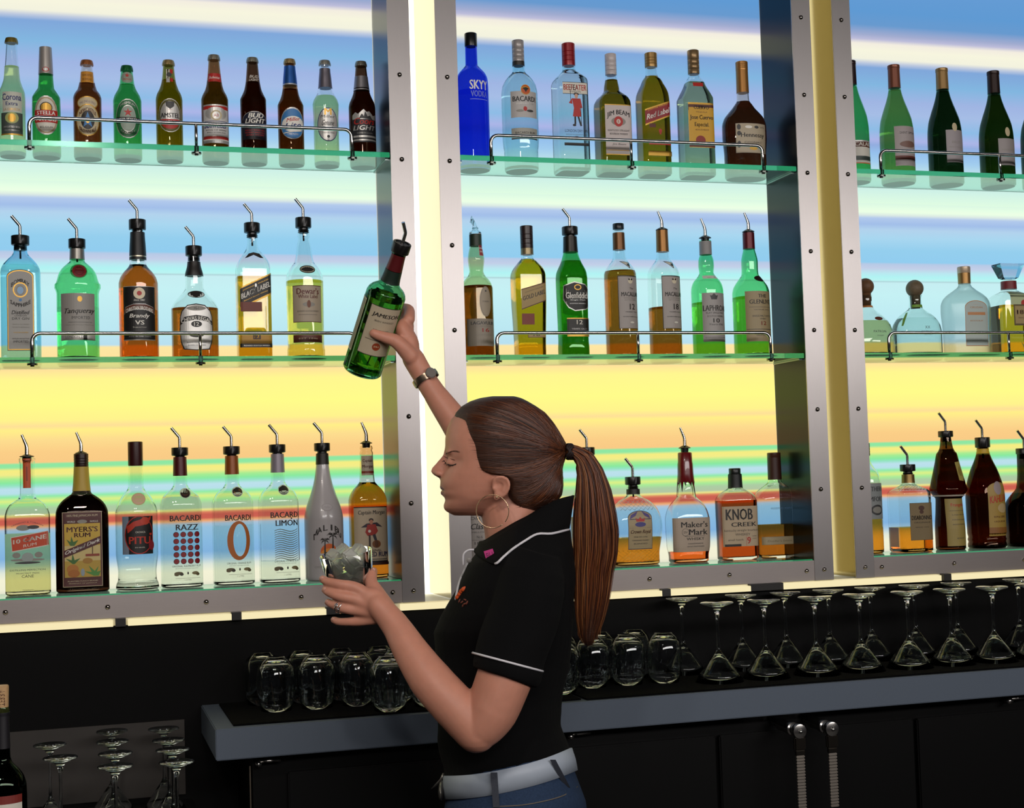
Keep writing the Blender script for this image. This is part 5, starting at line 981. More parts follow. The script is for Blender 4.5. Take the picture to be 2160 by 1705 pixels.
root, bt = build('wine_bottle', 0, 0, [(34, 13), (40, 14.5), (48, 14.5), (52, 13.4), (140, 15.5), (152, 20), (165, 32), (180, 42), (198, 47), (225, 48), (440, 48)], 'dark red wine bottle with cork half out and cream label, bottom left corner',
      gl='1E3A1E', lq='1A0608', fy=80, frame=442, k=KB, extra=cork, foil=[(45, 120, '16141A')],
      lab=[[('r', -44, 218, 44, 300, 'W'), ('r', -44, 212, 44, 229, '7A2A22'), ('t', 6, 246, 66, 9, 'LOUIS MARTINI', 'k'), ('t', 0, 262, 40, 5, 'SONOMA', 'k')]])
root.location = (p.x, p.y, fbz)

# ================================================================== HELD BOTTLE AND DRINK
HB0 = at(763, 783, d=3.12); HB1 = at(849, 512, d=3.02)
axis = (HB1-HB0).normalized(); Lb = (HB1-HB0).length
KH = 3.10/F
def place_axis(root, base, ax, front):
    zx = ax; y = -(front-ax*front.dot(ax)).normalized(); x = y.cross(zx).normalized(); y = zx.cross(x)
    M = Matrix((x, y, zx)).transposed().to_4x4(); M.translation = base; root.matrix_world = M
LL = Lb/KH
jl = [[('r', -33, 98, 41, 208, 'k'), ('r', -31.5, 99.5, 39.5, 206.5, 'B8AA90'), ('t', 7, 118, 62, 11, 'JAMESON', 'k', .15), ('t', 6, 130, 44, 4, 'IRISH WHISKEY', 'k'), ('d', 4, 186, 8.5, 8.5, '8E3A1A'), ('t', 4, 186, 12, 4, 'JJ&S', 'T'), ('t', 4, 150, 34, 4, 'ESTABLISHED', 'd'), ('r', -24, 172, 32, 172.7, 'k')]]
sc = LL/294
def conv(y): return LL-(y)*sc
root, bt = build('liquor_bottle', 0, 0, [(2, 15), (26, 14.5), (60, 17), (86, 19.5), (94, 24), (101, 33), (108, 39), (118, 42), (400, 42)], 'green whiskey bottle with cream label held up in the raised hand', gl='jgreen', lq='olive', fy=122,
      frame=294*sc, k=KH, foil=[(26, 60, '5A1418', .2), (61, 88, '10241A')], pour=(0, 22, 19.5, -42, 'collar', None, -.7), lab=[])
# printed label sits towards the camera side, mostly right of centre
bt2 = bt
def shift(els, dy): 
    out = []
    for e in els:
        e = list(e)
        if e[0] == 'r': e[2] += dy; e[4] += dy
        elif e[0] in 'td': e[2] += dy
        out.append(tuple(e))
    return out
for els in jl: make_label(bt, shift(els, 34), 'front_label', root)
make_label(bt, [('r', -22, 130, 22, 250, 'T'), ('r', -20, 133, 20, 247, '8E8A6A')], 'side_label', root, th0=-1.72)
front = (RT*.33-FW).normalized()
place_axis(root, HB0, axis, front)
HELD = root

GC = at(729, 1166, d=2.735); gt = (UP*math.cos(math.radians(9))-RT*math.sin(math.radians(9)) + FW*-.10).normalized()
gtilt = gt
bm = bmesh.new(); hgt = .088
lathe(bm, [(.010, .001), (.011, .036), (hgt-.0008, .0478), (hgt, .0486), (hgt-.0008, .0492), (.002, .0385), (0, .037), (0, .001)], 40)
rg = empty('rocks_glass', (0, 0, 0), label='rocks glass packed with ice held in the lower hand', cat='glass')
o = obj('glass_body', bm, clear, rg, angle=50)
gbase = GC-gt*hgt
place_axis(rg, gbase, gt, -FW)
ice_mt = glass('F4F6F6', .22, 1.31, 'ice')
_nt = ice_mt.node_tree; _g = [n for n in _nt.nodes if n.type == 'BSDF_GLASS'][0]; _o = [n for n in _nt.nodes if n.type == 'OUTPUT_MATERIAL'][0]
_t = _nt.nodes.new('ShaderNodeBsdfTranslucent'); _t.inputs[0].default_value = (.8, .79, .74, 1); _d = _nt.nodes.new('ShaderNodeBsdfDiffuse'); _d.inputs[0].default_value = (.8, .78, .72, 1)
_m = _nt.nodes.new('ShaderNodeMixShader'); _m.inputs[0].default_value = .5; _nt.links.new(_t.outputs[0], _m.inputs[1]); _nt.links.new(_d.outputs[0], _m.inputs[2])
_m2 = _nt.nodes.new('ShaderNodeMixShader'); _m2.inputs[0].default_value = .5; _nt.links.new(_g.outputs[0], _m2.inputs[1]); _nt.links.new(_m.outputs[0], _m2.inputs[2]); _nt.links.new(_m2.outputs[0], _o.inputs[0])
RR = random.Random(3)
cubes = []
k = 0
for zz, n, rr in ((.021, 4, .020), (.044, 5, .026), (.066, 5, .029), (.086, 4, .024)):
    for i in range(n):
        a = 2*PI*i/n+zz*40; s = .0105+RR.random()*.0015
        bm = bmesh.new(); bmesh.ops.create_cube(bm, size=2*s)
        bmesh.ops.bevel(bm, geom=bm.edges[:], offset=s*.3, segments=2, affect='EDGES')
        for v in bm.verts: v.co += Vector((RR.uniform(-1, 1), RR.uniform(-1, 1), RR.uniform(-1, 1)))*.0008
        me = bpy.data.meshes.new('ice_cube'); bm.to_mesh(me); bm.free(); me.materials.append(ice_mt)
        c = bpy.data.objects.new('ice_cube', me); COL.objects.link(c)
        loc = Vector((rr*math.cos(a), rr*math.sin(a), zz))
        c.matrix_world = rg.matrix_world @ Matrix.Translation(loc) @ Euler((RR.uniform(0, 3), RR.uniform(0, 3), RR.uniform(0, 3))).to_matrix().to_4x4()
        tag(c, ['clear ice cube at the bottom of the held rocks glass', 'clear ice cube low in the held rocks glass', 'clear ice cube high in the held rocks glass', 'ice cube heaped above the rim of the held rocks glass'][int(zz > .03)+int(zz > .05)+int(zz > .07)], 'ice cube', 'ice cubes in the held glass')
# ================================================================== PERSON
from mathutils.bvhtree import BVHTree
D0 = 2.80
def P(px, py, d=0.0): return at(px, py, d=D0-d)
def limb(bm, pts, seg=26, n=5, squash=None):
    """pts (px, py, depth, radius in m): one tapered closed tube with round ends"""
    V = [Vector((*P(a, b, c), )) for a, b, c, r in pts]
    C4 = spline([Vector((v.x, v.y, v.z)) for v in V], n); rr = []
    for i in range(len(pts)-1):
        for k_ in range(n):
            t = k_/n; rr.append(pts[i][3]*(1-t)+pts[i+1][3]*t)
    rr.append(pts[-1][3])
    tube(bm, C4, rr, seg)
    sphere(bm, V[0], pts[0][3]*.995, u=seg, v=10); sphere(bm, V[-1], pts[-1][3]*.995, u=seg, v=10)
BASIS = Matrix((RT, UP, -FW)).transposed()
def ell(bm, px, py, d, rx, ry, rz, roll=0.0):
    """ellipsoid with radii (m) along picture-right, picture-up, towards the viewer"""
    sphere(bm, P(px, py, d), rx, ry, rz, u=20, v=14, rot=BASIS @ Matrix.Rotation(roll, 3, 'Z'))
def rowloft(bm, rows, seg=40, nf=2.2):
    rs = []
    for y, xf, xc, xb, w in rows:
        r = []
        for i in range(seg):
            th = 2*PI*i/seg; c, s = math.cos(th), math.sin(th)
            cc = math.copysign(abs(c)**(2/nf), c); ss = math.copysign(abs(s)**(2/nf), s)
            x = xc+(xf-xc)*cc if c > 0 else xc-(xb-xc)*cc
            r.append(P(x, y, w*ss))
        rs.append(r)
    rings(bm, rs)
    bmesh.ops.recalc_face_normals(bm, faces=bm.faces[:])
def secloft(bm, secs, seg=44, n=2.4):
    rs = []
    for (x0, y0), (x1, y1), hd in secs:
        r = []
        for i in range(seg):
            th = 2*PI*i/seg; c, s = math.cos(th), math.sin(th)
            cc = math.copysign(abs(c)**(2/n), c); ss = math.copysign(abs(s)**(2/n), s)
            mx, my = (x0+x1)/2, (y0+y1)/2
            r.append(P(mx+(x1-mx)*cc, my+(y1-my)*cc, hd*ss))
        rs.append(r)
    rings(bm, rs)
def fuse(bm, voxel, smooth=4, fac=.5):
    """merge overlapping solids into one continuous skin"""
    bmesh.ops.recalc_face_normals(bm, faces=bm.faces[:])
    me = bpy.data.meshes.new('f'); bm.to_mesh(me); bm.free()
    o = bpy.data.objects.new('f', me); COL.objects.link(o)
    md = o.modifiers.new('r', 'REMESH'); md.mode = 'VOXEL'; md.voxel_size = voxel; md.adaptivity = 0
    if smooth:
        ms = o.modifiers.new('s', 'SMOOTH'); ms.factor = fac; ms.iterations = smooth
    dg = bpy.context.evaluated_depsgraph_get(); m2_ = bpy.data.meshes.new_from_object(o.evaluated_get(dg))
    bpy.data.objects.remove(o); bpy.data.meshes.remove(me); m2_.materials.clear(); return m2_
def pix(co):
    q = co-CAM; z = q.dot(FW); return W/2+F*q.dot(RT)/z, H/2-F*q.dot(UP)/z, D0-z
def bvh(me): return BVHTree.FromPolygons([v.co for v in me.vertices], [tuple(p.vertices) for p in me.polygons])
def hit(tree, px, py, off=0.0):
    r = ray(px, py).normalized(); h = tree.ray_cast(CAM, r)
    if h[0] is None: return None
    return h[0]-r*off
person = empty('person', (P(1085, 1690, 0).x, P(1085, 1690, 0).y, 0), label='woman with a ponytail in black polo shirt holding up a bottle and a glass', cat='person')
PL = person.location.copy()
def padd(name, me, mats, smooth=True, parent=None, angle=None):
    me.transform(Matrix.Translation(-PL)) if not isinstance(me, bmesh.types.BMesh) else bmesh.ops.translate(me, verts=me.verts[:], vec=-PL)
    return obj(name, me, mats, parent or person, smooth, angle)

# ---------------- body: head, neck, trunk, arms, hands, legs as one skin
bm = bmesh.new()
HR = [(846, 1014, 1046, 1080, .022), (854, 990, 1046, 1106, .042), (867, 969, 1042, 1132, .056), (884, 952, 1038, 1148, .066), (904, 943, 1034, 1160, .0725), (924, 939, 1032, 1168, .0755), (944, 939, 1030, 1174, .0765),
      (957, 941, 1030, 1174, .0760), (970, 943, 1030, 1172, .0755), (985, 942, 1028, 1168, .0745), (1000, 934, 1025, 1162, .072), (1012, 929, 1022, 1152, .069), (1022, 928.5, 1019, 1144, .067), (1029, 929.5, 1018, 1137, .065), (1034.5, 932.5, 1016, 1132, .064), (1040, 931.5, 1014, 1126, .062), (1046, 934.5, 1012, 1117, .060),
      (1053, 939.5, 1010, 1104, .057), (1063, 937.5, 1004, 1086, .050), (1073, 938, 996, 1066, .041), (1081, 944.5, 990, 1048, .031), (1088, 958, 986, 1030, .018)]
rowloft(bm, HR, nf=2.15)
# nose
b2 = bmesh.new()
rowloft(b2, [(946, 937, 950, 960, .006), (958, 935.5, 950, 962, .0075), (968, 928, 948, 962, .0078), (979, 918, 946, 962, .0085), (988, 909.5, 944, 962, .0095), (995, 908, 942, 960, .0105), (1001, 912, 938, 958, .0100), (1006, 920, 936, 955, .0075), (1010, 928, 938, 952, .004)], 24, 2.0)
me_ = bpy.data.meshes.new('n'); b2.to_mesh(me_); b2.free(); bm.from_mesh(me_); bpy.data.meshes.remove(me_)
for s in (-1, 1):
    ell(bm, 925, 999, s*.0105, .0075, .0062, .0050)
    ell(bm, 952, 953, s*.026, .010, .0055, .018)      # brow
    ell(bm, 951, 976, s*.029, .0095, .0085, .0130)    # eye under its lid
for s in (-1, 0, 1):
    ell(bm, 932.0+abs(s)*4.5, 1028.0, s*.011, .0046, .0042, .0100)
    ell(bm, 934+abs(s)*4.5, 1040.5, s*.010, .0048, .0048, .0100)
ell(bm, 948, 1068, 0, .0115, .0120, .017)
limb(bm, [(1066, 1060, 0, .050), (1080, 1105, 0, .055), (1092, 1150, 0, .062)])
# ear
ell(bm, 1056, 1028, .0715, .017, .0215, .0065, .15)
tube(bm, [P(a, b, c) for a, b, c in spline([(1041, 1024, .076), (1042, 1012, .080), (1054, 1006, .083), (1069, 1011, .084), (1074, 1026, .083), (1066, 1042, .080), (1054, 1050, .077)], 5)], .0037, 8)
ell(bm, 1047, 1049, .0760, .0065, .0075, .0045)
tube(bm, [P(a, b, c) for a, b, c in spline([(1050, 1015, .079), (1060, 1016, .081), (1064, 1026, .081), (1057, 1038, .080), (1048, 1043, .079)], 4)], .0026, 8)
ell(bm, 1041, 1031, .0770, .0035, .0055, .0045)
# trunk
secloft(bm, [((1030, 1150), (1160, 1130), .07), ((1000, 1200), (1190, 1180), .15), ((960, 1300), (1185, 1290), .155), ((955, 1420), (1172, 1420), .125), ((950, 1530), (1165, 1510), .12), ((960, 1640), (1185, 1600), .135), ((965, 1760), (1200, 1740), .14)])
# near arm (her left)
limb(bm, [(1128, 1235, .128, .050), (1102, 1330, .180, .050), (1068, 1420, .203, .0500), (1036, 1500, .210, .0470), (1005, 1544, .212, .0375)], n=6)
limb(bm, [(1005, 1544, .212, .0375), (955, 1487, .206, .0400), (908, 1434, .190, .0385), (868, 1376, .165, .0320), (838, 1326, .140, .0262), (818, 1300, .128, .0240), (796, 1276, .120, .0215)], n=6)
# near hand
ell(bm, 790, 1276, .117, .036, .028, .0155, -.72)
ell(bm, 772, 1272, .114, .028, .029, .0145, -.55)
for f in ([(800, 1280, .118, .0150), (756, 1243, .112, .0118), (716, 1233, .111, .0096), (693, 1228, .102, .0086), (680, 1222, .092, .0074)],
          [(800, 1286, .118, .0150), (752, 1265, .118, .0115), (716, 1258, .117, .0096), (697, 1251, .107, .0088), (686, 1245, .096, .0076)],
          [(805, 1292, .118, .0145), (757, 1288, .117, .0108), (722, 1283, .115, .0092), (703, 1276, .105, .0083), (692, 1271, .094, .0074)],
          [(808, 1300, .116, .0140), (772, 1309, .112, .0102), (738, 1312, .108, .0086), (716, 1312, .100, .0078), (704, 1308, .090, .0068)]):
    limb(bm, f, seg=12, n=4)
limb(bm, [(815, 1284, .118, .0180), (795, 1252, .105, .0150), (783, 1230, .088, .0125), (784, 1212, .072, .0106), (787, 1206, .062, .0092)], seg=12, n=4)
# far arm (her right)
limb(bm, [(1120, 1210, -.140, .054), (1088, 1110, -.195, .050), (1050, 1015, -.235, .043)], n=6)
limb(bm, [(1050, 1015, -.235, .042), (1002, 950, -.245, .0400), (958, 888, -.255, .0310), (916, 829, -.265, .0240), (893, 793, -.272, .0225), (872, 757, -.276, .0235)], n=6)
ell(bm, 861, 722, -.280, .022, .036, .0240, .35)
ell(bm, 853, 702, -.282, .017, .030, .0260, .30)
limb(bm, [(866, 752, -.262, .0185), (838, 722, -.250, .0150), (812, 712, -.2465, .0120), (797, 707, -.2455, .0105), (788, 703, -.2450, .0095)], seg=12, n=4)
for y, e in ((652, 0), (675, 2), (699, 3), (722, 6)):
    limb(bm, [(862-e, y+22, -.285, .0135), (861-e*1.5+2, y+2, -.318, .0112), (846-e*2, y-3, -.350, .0098), (820-e*2, y-2, -.366, .0090), (800-e*2, y+4, -.364, .0080)], seg=12, n=4)
# legs
hipc = P(1085, 1745, 0)
for s in (-1, 1):
    V = [hipc-FW*(.07*s), Vector((hipc.x+.01, hipc.y-s*.08, .78)), Vector((hipc.x-.015, hipc.y-s*.08, .48)), Vector((hipc.x+.015, hipc.y-s*.085, .10)), Vector((hipc.x-.06, hipc.y-s*.085, .045))]
    tube(bm, spline(V, 5), [.095]*5+[.085-.004*i for i in range(5)]+[.058-.003*i for i in range(5)]+[.045-.002*i for i in range(5)]+[.035], 16)
bodym = fuse(bm, .0024, 12, .5)
tree0 = None
# eye sockets and small modelling of the face
for v in bodym.vertices:
    x, y, d = pix(v.co)
    if 930 < x < 990 and 955 < y < 995 and abs(d) > .012:
        s = 1 if d > 0 else -1
        g = math.exp(-((x-944)/9)**2-((y-966)/6)**2)*.0030 + math.exp(-((x-965)/9)**2-((y-974)/9)**2)*.0030
        v.co += FW*(s*g)
    if 925 < x < 960 and abs(y-1034.3) < 4 and abs(d) < .024:
        v.co += RT*(.0022*math.exp(-((y-1034.3)/1.6)**2))
skin = pm('C78A73', .50, 0, .10, 55, spec=.4, bump=.12, name='skin')
nt = skin.node_tree; pb = [n for n in nt.nodes if n.type == 'BSDF_PRINCIPLED'][0]
pb.inputs['Subsurface Weight'].default_value = .12; pb.inputs['Subsurface Radius'].default_value = (.012, .004, .002); pb.inputs['Subsurface Scale'].default_value = 1.0
lip = pm('8E4A44', .4, 0, .05, 60, name='lip'); nail = pm('BE8C7A', .3, 0, .02, 40, name='nail'); brow = pm('5A3A26', .7, 0, .2, 300, name='brow')
lipm, browm = [], []
for m_ in (skin, lip, brow): bodym.materials.append(m_)
for p_ in bodym.polygons:
    x, y, d = pix(p_.center)
    if 924 < x < 944-abs(d)*150+2 and abs(d) < .022:
        top = 1022.5+abs(d)*330; bot = 1047.5-abs(d)*420
        if top < y < bot: p_.material_index = 1
    if 939 < x < 966 and .012 < abs(d) < .056:
        yb = 955+abs(x-952)*.12
        if False: p_.material_index = 2
bodyt = bvh(bodym)
body = padd('body', bodym.copy(), [], True)
for m_ in (): pass

# eye: lashes along the lowered lid, a sliver of eye
bm = bmesh.new(); pts = []
for a, b in ((936.5, 972), (940, 977), (945, 980), (951, 981.5), (957, 981), (962, 979)):
    h = hit(bodyt, a, b, .0007)
    if h: pts.append(h)
if len(pts) > 2: tube(bm, spline(pts, 3), .0010, 6)
for i, p_ in enumerate(pts): tube(bm, [p_, p_-RT*(.0045-.0006*i)-UP*.0025-FW*.001], [.0006, .0002], 5)
padd('eyelashes', bm, pm('1C1210', .6))
bm = bmesh.new(); pts = [hit(bodyt, a, b, .0002) for a, b in ((937, 963), (943, 966), (951, 968), (959, 971))]
pts = [q for q in pts if q]
if len(pts) > 2: tube(bm, spline(pts, 3), .0006, 6)
padd('eyelid_crease', bm, pm('6A4036', .6))
bm = bmesh.new(); rb = random.Random(5)
for i in range(46):
    t = rb.random(); a = 940+26*t; b = 957.5-5.5*math.sin(t*PI*.75)+rb.uniform(-1.3, 1.3)
    p0 = hit(bodyt, a, b, .0002); p1 = hit(bodyt, a+5, b-1.6+t*2.2, .0005)
    if p0 and p1: tube(bm, [p0, p1], [.00032, .00012], 4)
padd('eyebrow', bm, brow)

# ---------------- shirt
bm = bmesh.new()
secloft(bm, [((1034, 1143), (1190, 1095), .078), ((1012, 1160), (1204, 1118), .120), ((985, 1192), (1211, 1160), .168), ((955, 1256), (1214, 1225), .188), ((928, 1303), (1212, 1280), .186), ((913, 1335), (1208, 1330), .178), ((919, 1385), (1202, 1385), .160),
             ((927, 1440), (1193, 1435), .148), ((923, 1500), (1184, 1490), .142), ((925, 1560), (1185, 1530), .145), ((934, 1612), (1195, 1560), .150), ((938, 1650), (1202, 1592), .152)], n=2.2)
# near sleeve
def sleeve(bm, cs, seg=32):
    rs = []
    for (cx, cy, d, ax, ay, hd, dd) in cs:   # centre, in-picture half axis (px), half depth (m), depth slope
        rs.append([P(cx+ax*math.cos(t), cy+ay*math.cos(t), d+hd*math.sin(t)+dd*math.cos(t)) for t in [2*PI*i/seg for i in range(seg)]])
    rings(bm, rs)
sleeve(bm, [(1130, 1165, .115, 52, 14, .062, 0), (1124, 1205, .145, 66, 16, .070, 0), (1118, 1245, .163, 72, 16, .068, 0), (1108, 1290, .178, 73, 16, .064, 0), (1088, 1350, .192, 74, 18, .063, 0), (1072, 1397, .199, 72, 19, .062, 0), (1068, 1414, .202, 71.5, 20, .0615, 0), (1063, 1428, .204, 68, 20, .058, 0)])
limb(bm, [(1130, 1200, -.130, .062), (1095, 1125, -.188, .060)])
shirtm = fuse(bm, .0034, 6, .5)
# soft folds
from mathutils import noise as mnoise
sn = [v.normal.copy() for v in shirtm.vertices]
for v, n_ in zip(shirtm.vertices, sn):
    x, y, d = pix(v.co)
    q = Vector((x*.006, y*.016+x*.006, d*9)); f = mnoise.noise(q)
    w_ = .0070 if y > 1400 else .0030
    v.co += n_*(f*w_)
shirtt = bvh(shirtm)
cloth = pm('060607', .95, 0, .35, 500, spec=.2, bump=.25, name='black_pique'); white_pipe = pm('D8D6DA', .6, name='white_piping')
shirt = padd('polo_shirt', shirtm.copy(), [cloth])
# sleeve hem piping and cuff
bm = bmesh.new(); t_ = [2*PI*i/40 for i in range(41)]
tube(bm, [P(1071+74*math.cos(t), 1397+19.5*math.cos(t), .199+.0640*math.sin(t)) for t in t_], .0021, 8)
padd('sleeve_piping', bm, white_pipe, parent=shirt).location = (0, 0, 0)
# collar
top = [(1016, 1150, -.030), (1012, 1143, .0), (1022, 1141, .035), (1040, 1130, .056), (1062, 1117, .067), (1088, 1102, .072), (1115, 1088, .071), (1145, 1070, .062), (1178, 1054, .046), (1205, 1046, .020), (1209, 1046, -.010), (1190, 1056, -.045), (1150, 1070, -.064), (1100, 1092, -.072), (1050, 1118, -.062), (1016, 1150, -.030)]
low = [(1000, 1160, -.034), (1003, 1168, .0), (1022, 1182, .070), (1044, 1190, .100), (1062, 1175, .112), (1082, 1158, .118), (1106, 1142, .119), (1133, 1127, .110), (1163, 1126, .090), (1193, 1119, .050), (1200, 1117, -.010), (1192, 1119, -.060), (1160, 1127, -.100), (1105, 1143, -.118), (1050, 1160, -.100), (1000, 1160, -.034)]
bm = bmesh.new(); A = spline([Vector(q) for q in top], 4); B_ = spline([Vector(q) for q in low], 4)
for i_, q in enumerate(B_):
    if q.z > 0:
        h_ = hit(shirtt, q.x, q.y, .005)
        if h_: q.z = max(q.z, pix(h_)[2])
rows = []
for j in range(6):
    t = j/5; r_ = []
    for a, b in zip(A, B_):
        q = a.lerp(b, t); bulge = math.sin(t*PI)*.006; sgn = 1 if q.z > 0 else -1
        r_.append(P(q.x, q.y, q.z+sgn*bulge))
    rows.append([bm.verts.new(p_) for p_ in r_])
for a, b in zip(rows[:-1], rows[1:]):
    for i in range(len(a)-1): bm.faces.new((a[i], a[i+1], b[i+1], b[i]))
collar = padd('collar', bm, cloth, parent=shirt)
md = collar.modifiers.new('s', 'SOLIDIFY'); md.thickness = .003; md.offset = 0
bm = bmesh.new(); tube(bm, [P(q.x, q.y, q.z+(.003 if q.z > 0 else -.003)) for q in B_[12:41]], .0023, 8); padd('collar_piping', bm, white_pipe, parent=shirt)
bm = bmesh.new(); q = [(1000, 1160), (988, 1161), (979, 1168), (977, 1180), (978, 1193)]
pts = [P(a, b, .045) for a, b in q]
tube(bm, spline(pts, 4), .0020, 8)
pts = []
for a, b in ((980, 1190), (973, 1205), (966, 1220), (961, 1235), (957, 1252), (955, 1265)):
    for dx in range(7, 20):
        h = hit(shirtt, a+dx, b, .0012)
        if h: pts.append(h); break
if len(pts) > 2: tube(bm, spline(pts, 3), [.0030]*len(spline(pts, 3)), 8)
padd('placket_piping', bm, white_pipe, parent=shirt)
bm = bmesh.new()
tp = bvh(collar.data) if False else None
c = P(989.5, 1182, .075)
h = hit(shirtt, 990, 1184, .001) or c
sphere(bm, h, .0050, .0050, .0018, u=14, v=8, rot=BASIS); padd('button', bm, pm('8E8A86', .4), parent=shirt)
# pink tag on the collar
bm = bmesh.new(); c = P(1033, 1171, .1285)
fr = [(RT*math.cos(a)+UP*math.sin(a)) for a in (math.radians(17), math.radians(107))]
V = []
for off in (0, .0015):
    for sx_, sy_ in ((-1, -1), (1, -1), (1, 1), (-1, 1)): V.append(bm.verts.new(c+fr[0]*(.0085*sx_)+fr[1]*(.0095*sy_)-FW*off))
for f in ((3, 2, 1, 0), (4, 5, 6, 7), (0, 1, 5, 4), (1, 2, 6, 5), (2, 3, 7, 6), (3, 0, 4, 7)): bm.faces.new([V[i] for i in f])
pin = padd('pink_tag', bm, pm('C2337E', .5), smooth=False, parent=shirt)
bm = bmesh.new(); vs, fs = text_flat('BU')
V = [bm.verts.new(c+fr[0]*(a*.012)+fr[1]*(b*.010)-FW*.0019) for a, b in vs]
for f in fs: bm.faces.new([V[i] for i in f])
# orange emblem on the chest
bm2 = bmesh.new()
def patch(bm_, a, b, rx, ry, roll, mi):
    h_ = hit(shirtt, a, b, .0004)
    if h_: sphere(bm_, h_, rx, ry, .0030, u=12, v=6, mi=mi, rot=BASIS @ Matrix.Rotation(roll, 3, 'Z'))
for a, b in ((967, 1259), (971, 1253), (975, 1247), (979, 1243)): patch(bm2, a, b, .0068, .0046, .5, 0)
for a, b, r in ((969, 1268, 1.2), (975, 1270, .6), (982, 1266, -.4), (985, 1272, 1.2), (977, 1277, 1.0), (981, 1274, .3)): patch(bm2, a, b, .0042, .0016, r, 1)
padd('chest_emblem', bm2, [pm('D2521A', .6), pm('7A3A2A', .6)], parent=shirt)
o = obj('tag_print', bm, pm('6A1A4A', .5), None); o.data.transform(Matrix.Translation(-PL)); o.parent = pin

# ---------------- jeans, belt
bm = bmesh.new()
secloft(bm, [((945, 1640), (1196, 1584), .150), ((940, 1690), (1214, 1632), .160), ((932, 1730), (1236, 1690), .172), ((926, 1800), (1246, 1780), .178), ((935, 1860), (1235, 1850), .175)], n=2.3)
for s in (-1, 1):
    V = [hipc-FW*(.075*s)+Vector((0, 0, -.03)), Vector((hipc.x+.01, hipc.y-s*.085, .76)), Vector((hipc.x-.015, hipc.y-s*.085, .48)), Vector((hipc.x+.02, hipc.y-s*.09, .12)), Vector((hipc.x+.02, hipc.y-s*.09, .045))]
    tube(bm, spline(V, 5), [.100]*5+[.100-.005*i for i in range(5)]+[.075-.002*i for i in range(5)]+[.066]*5+[.068], 20)
jm = fuse(bm, .005, 4)
jeant = bvh(jm)
denim = pm('2A3B55', .85, 0, .35, 260, spec=.2, bump=.4, name='denim'); stitch = pm('6E6455', .8)
jeans = padd('jeans', jm.copy(), [denim])
def beltring(y0, y1, grow=0.0, ts=None):
    ts = ts or [2*PI*i/64 for i in range(64)]
    out = []
    for t in ts:
        c_, s_ = math.cos(t), math.sin(t)
        cc = math.copysign(abs(c_)**(2/2.3), c_); ss = math.copysign(abs(s_)**(2/2.3), s_)
        xl_, xr_ = y0, y1
        mx, my = (xl_[0]+xr_[0])/2, (xl_[1]+xr_[1])/2
        sag = -14*s_*s_ if s_ > 0 else 0
        out.append(P(mx+(xr_[0]+grow-mx)*cc if cc > 0 else mx-(xl_[0]-grow-mx)*cc, my+(xr_[1]-my)*cc-sag, (.161+grow*.0009)*ss))
    return out
bm = bmesh.new()
rings(bm, [beltring((939, 1637), (1203, 1578), 0), beltring((938, 1637), (1204, 1578), 3), beltring((936, 1660), (1211, 1601), 3.4), beltring((938, 1687), (1216, 1625), 3), beltring((939, 1687), (1215, 1625), 0)], cap0=False, cap1=False)
belt = padd('belt', bm, pm('A9B3C0', .5, 0, .04, 60, name='white_belt_leather'))
bm = bmesh.new()
for (a, b), (a2, b2), w_ in (((1042, 1630), (1047, 1704), 7), ((1166, 1603), (1197, 1662), 6)):
    rs = []
    for t in np.linspace(0, 1, 8):
        x, y = a+(a2-a)*t, b+(b2-b)*t
        dd = .163*(1-(abs(x-1077)/140)**2.3)**(1/2.3)+.008
        rs.append([P(x-w_, y, dd), P(x+w_, y, dd), P(x+w_, y, dd-.003), P(x-w_, y, dd-.003)])
    rings(bm, rs)
lo = padd('belt_loop', bm, pm('3A3E48', .85, 0, .3, 300, name='dark_denim'), smooth=False, parent=jeans)
bm = bmesh.new(); 
pts = [hit(jeant, a, b, .001) for a, b in ((1046, 1702), (1100, 1699), (1150, 1690), (1190, 1678), (1218, 1660), (1226, 1645))]
pts = [q for q in pts if q]
if len(pts) > 2: tube(bm, spline(pts, 3), .0010, 6)
padd('pocket_stitching', bm, stitch, parent=jeans)
bm = bmesh.new(); tube(bm, [P(936, 1632, .02), P(930, 1645, .02), P(918, 1658, .01), P(911, 1665, .0)], .0022, 6); ell(bm, 931, 1668, .02, .006, .018, .030)
padd('belt_buckle', bm, pm('8E8A84', .3, .8), parent=belt)
for s in (-1, 1):
    bm = bmesh.new(); c = Vector((hipc.x-.05, hipc.y-s*.09, .038)); sphere(bm, c, .125, .045, .038, u=20, v=10)
    for v in bm.verts: v.co.z = max(v.co.z, .002)
    padd('shoe', bm, pm('101010', .5))

# ---------------- hair
bm = bmesh.new()
XB = dict([(836, 1085), (840, 1100), (847, 1114), (857, 1131), (870, 1150), (885, 1163), (905, 1176), (925, 1189), (945, 1198), (965, 1194), (985, 1187), (1005, 1188), (1025, 1189), (1045, 1186), (1060, 1174), (1072, 1152), (1082, 1128)])
HH = [(836, 1038, .022), (840, 1012, .040), (847, 991, .053), (857, 974, .064), (870, 962, .073), (885, 955, .0785), (905, 950, .0825), (925, 950, .0845), (945, 953, .085), (965, 957, .0845), (985, 962, .083), (1005, 972, .0795), (1025, 990, .074), (1045, 1012, .067), (1060, 1040, .058), (1072, 1066, .046), (1082, 1088, .032)]
rowloft(bm, [(y, xf, 1056+(y-836)*.05, XB[y], w_) for y, xf, w_ in HH], nf=2.15)
hairm = fuse(bm, .0028, 4)
HLY = [835, 857, 868, 878, 889, 913, 940, 965, 983, 994, 1000, 1004, 1012, 1024, 1043, 1059, 1072, 1090]
HLX = [900, 935, 955, 968, 981, 988, 991, 999, 1007, 1016, 1034, 1066, 1079, 1082, 1079, 1083, 1100, 1120]
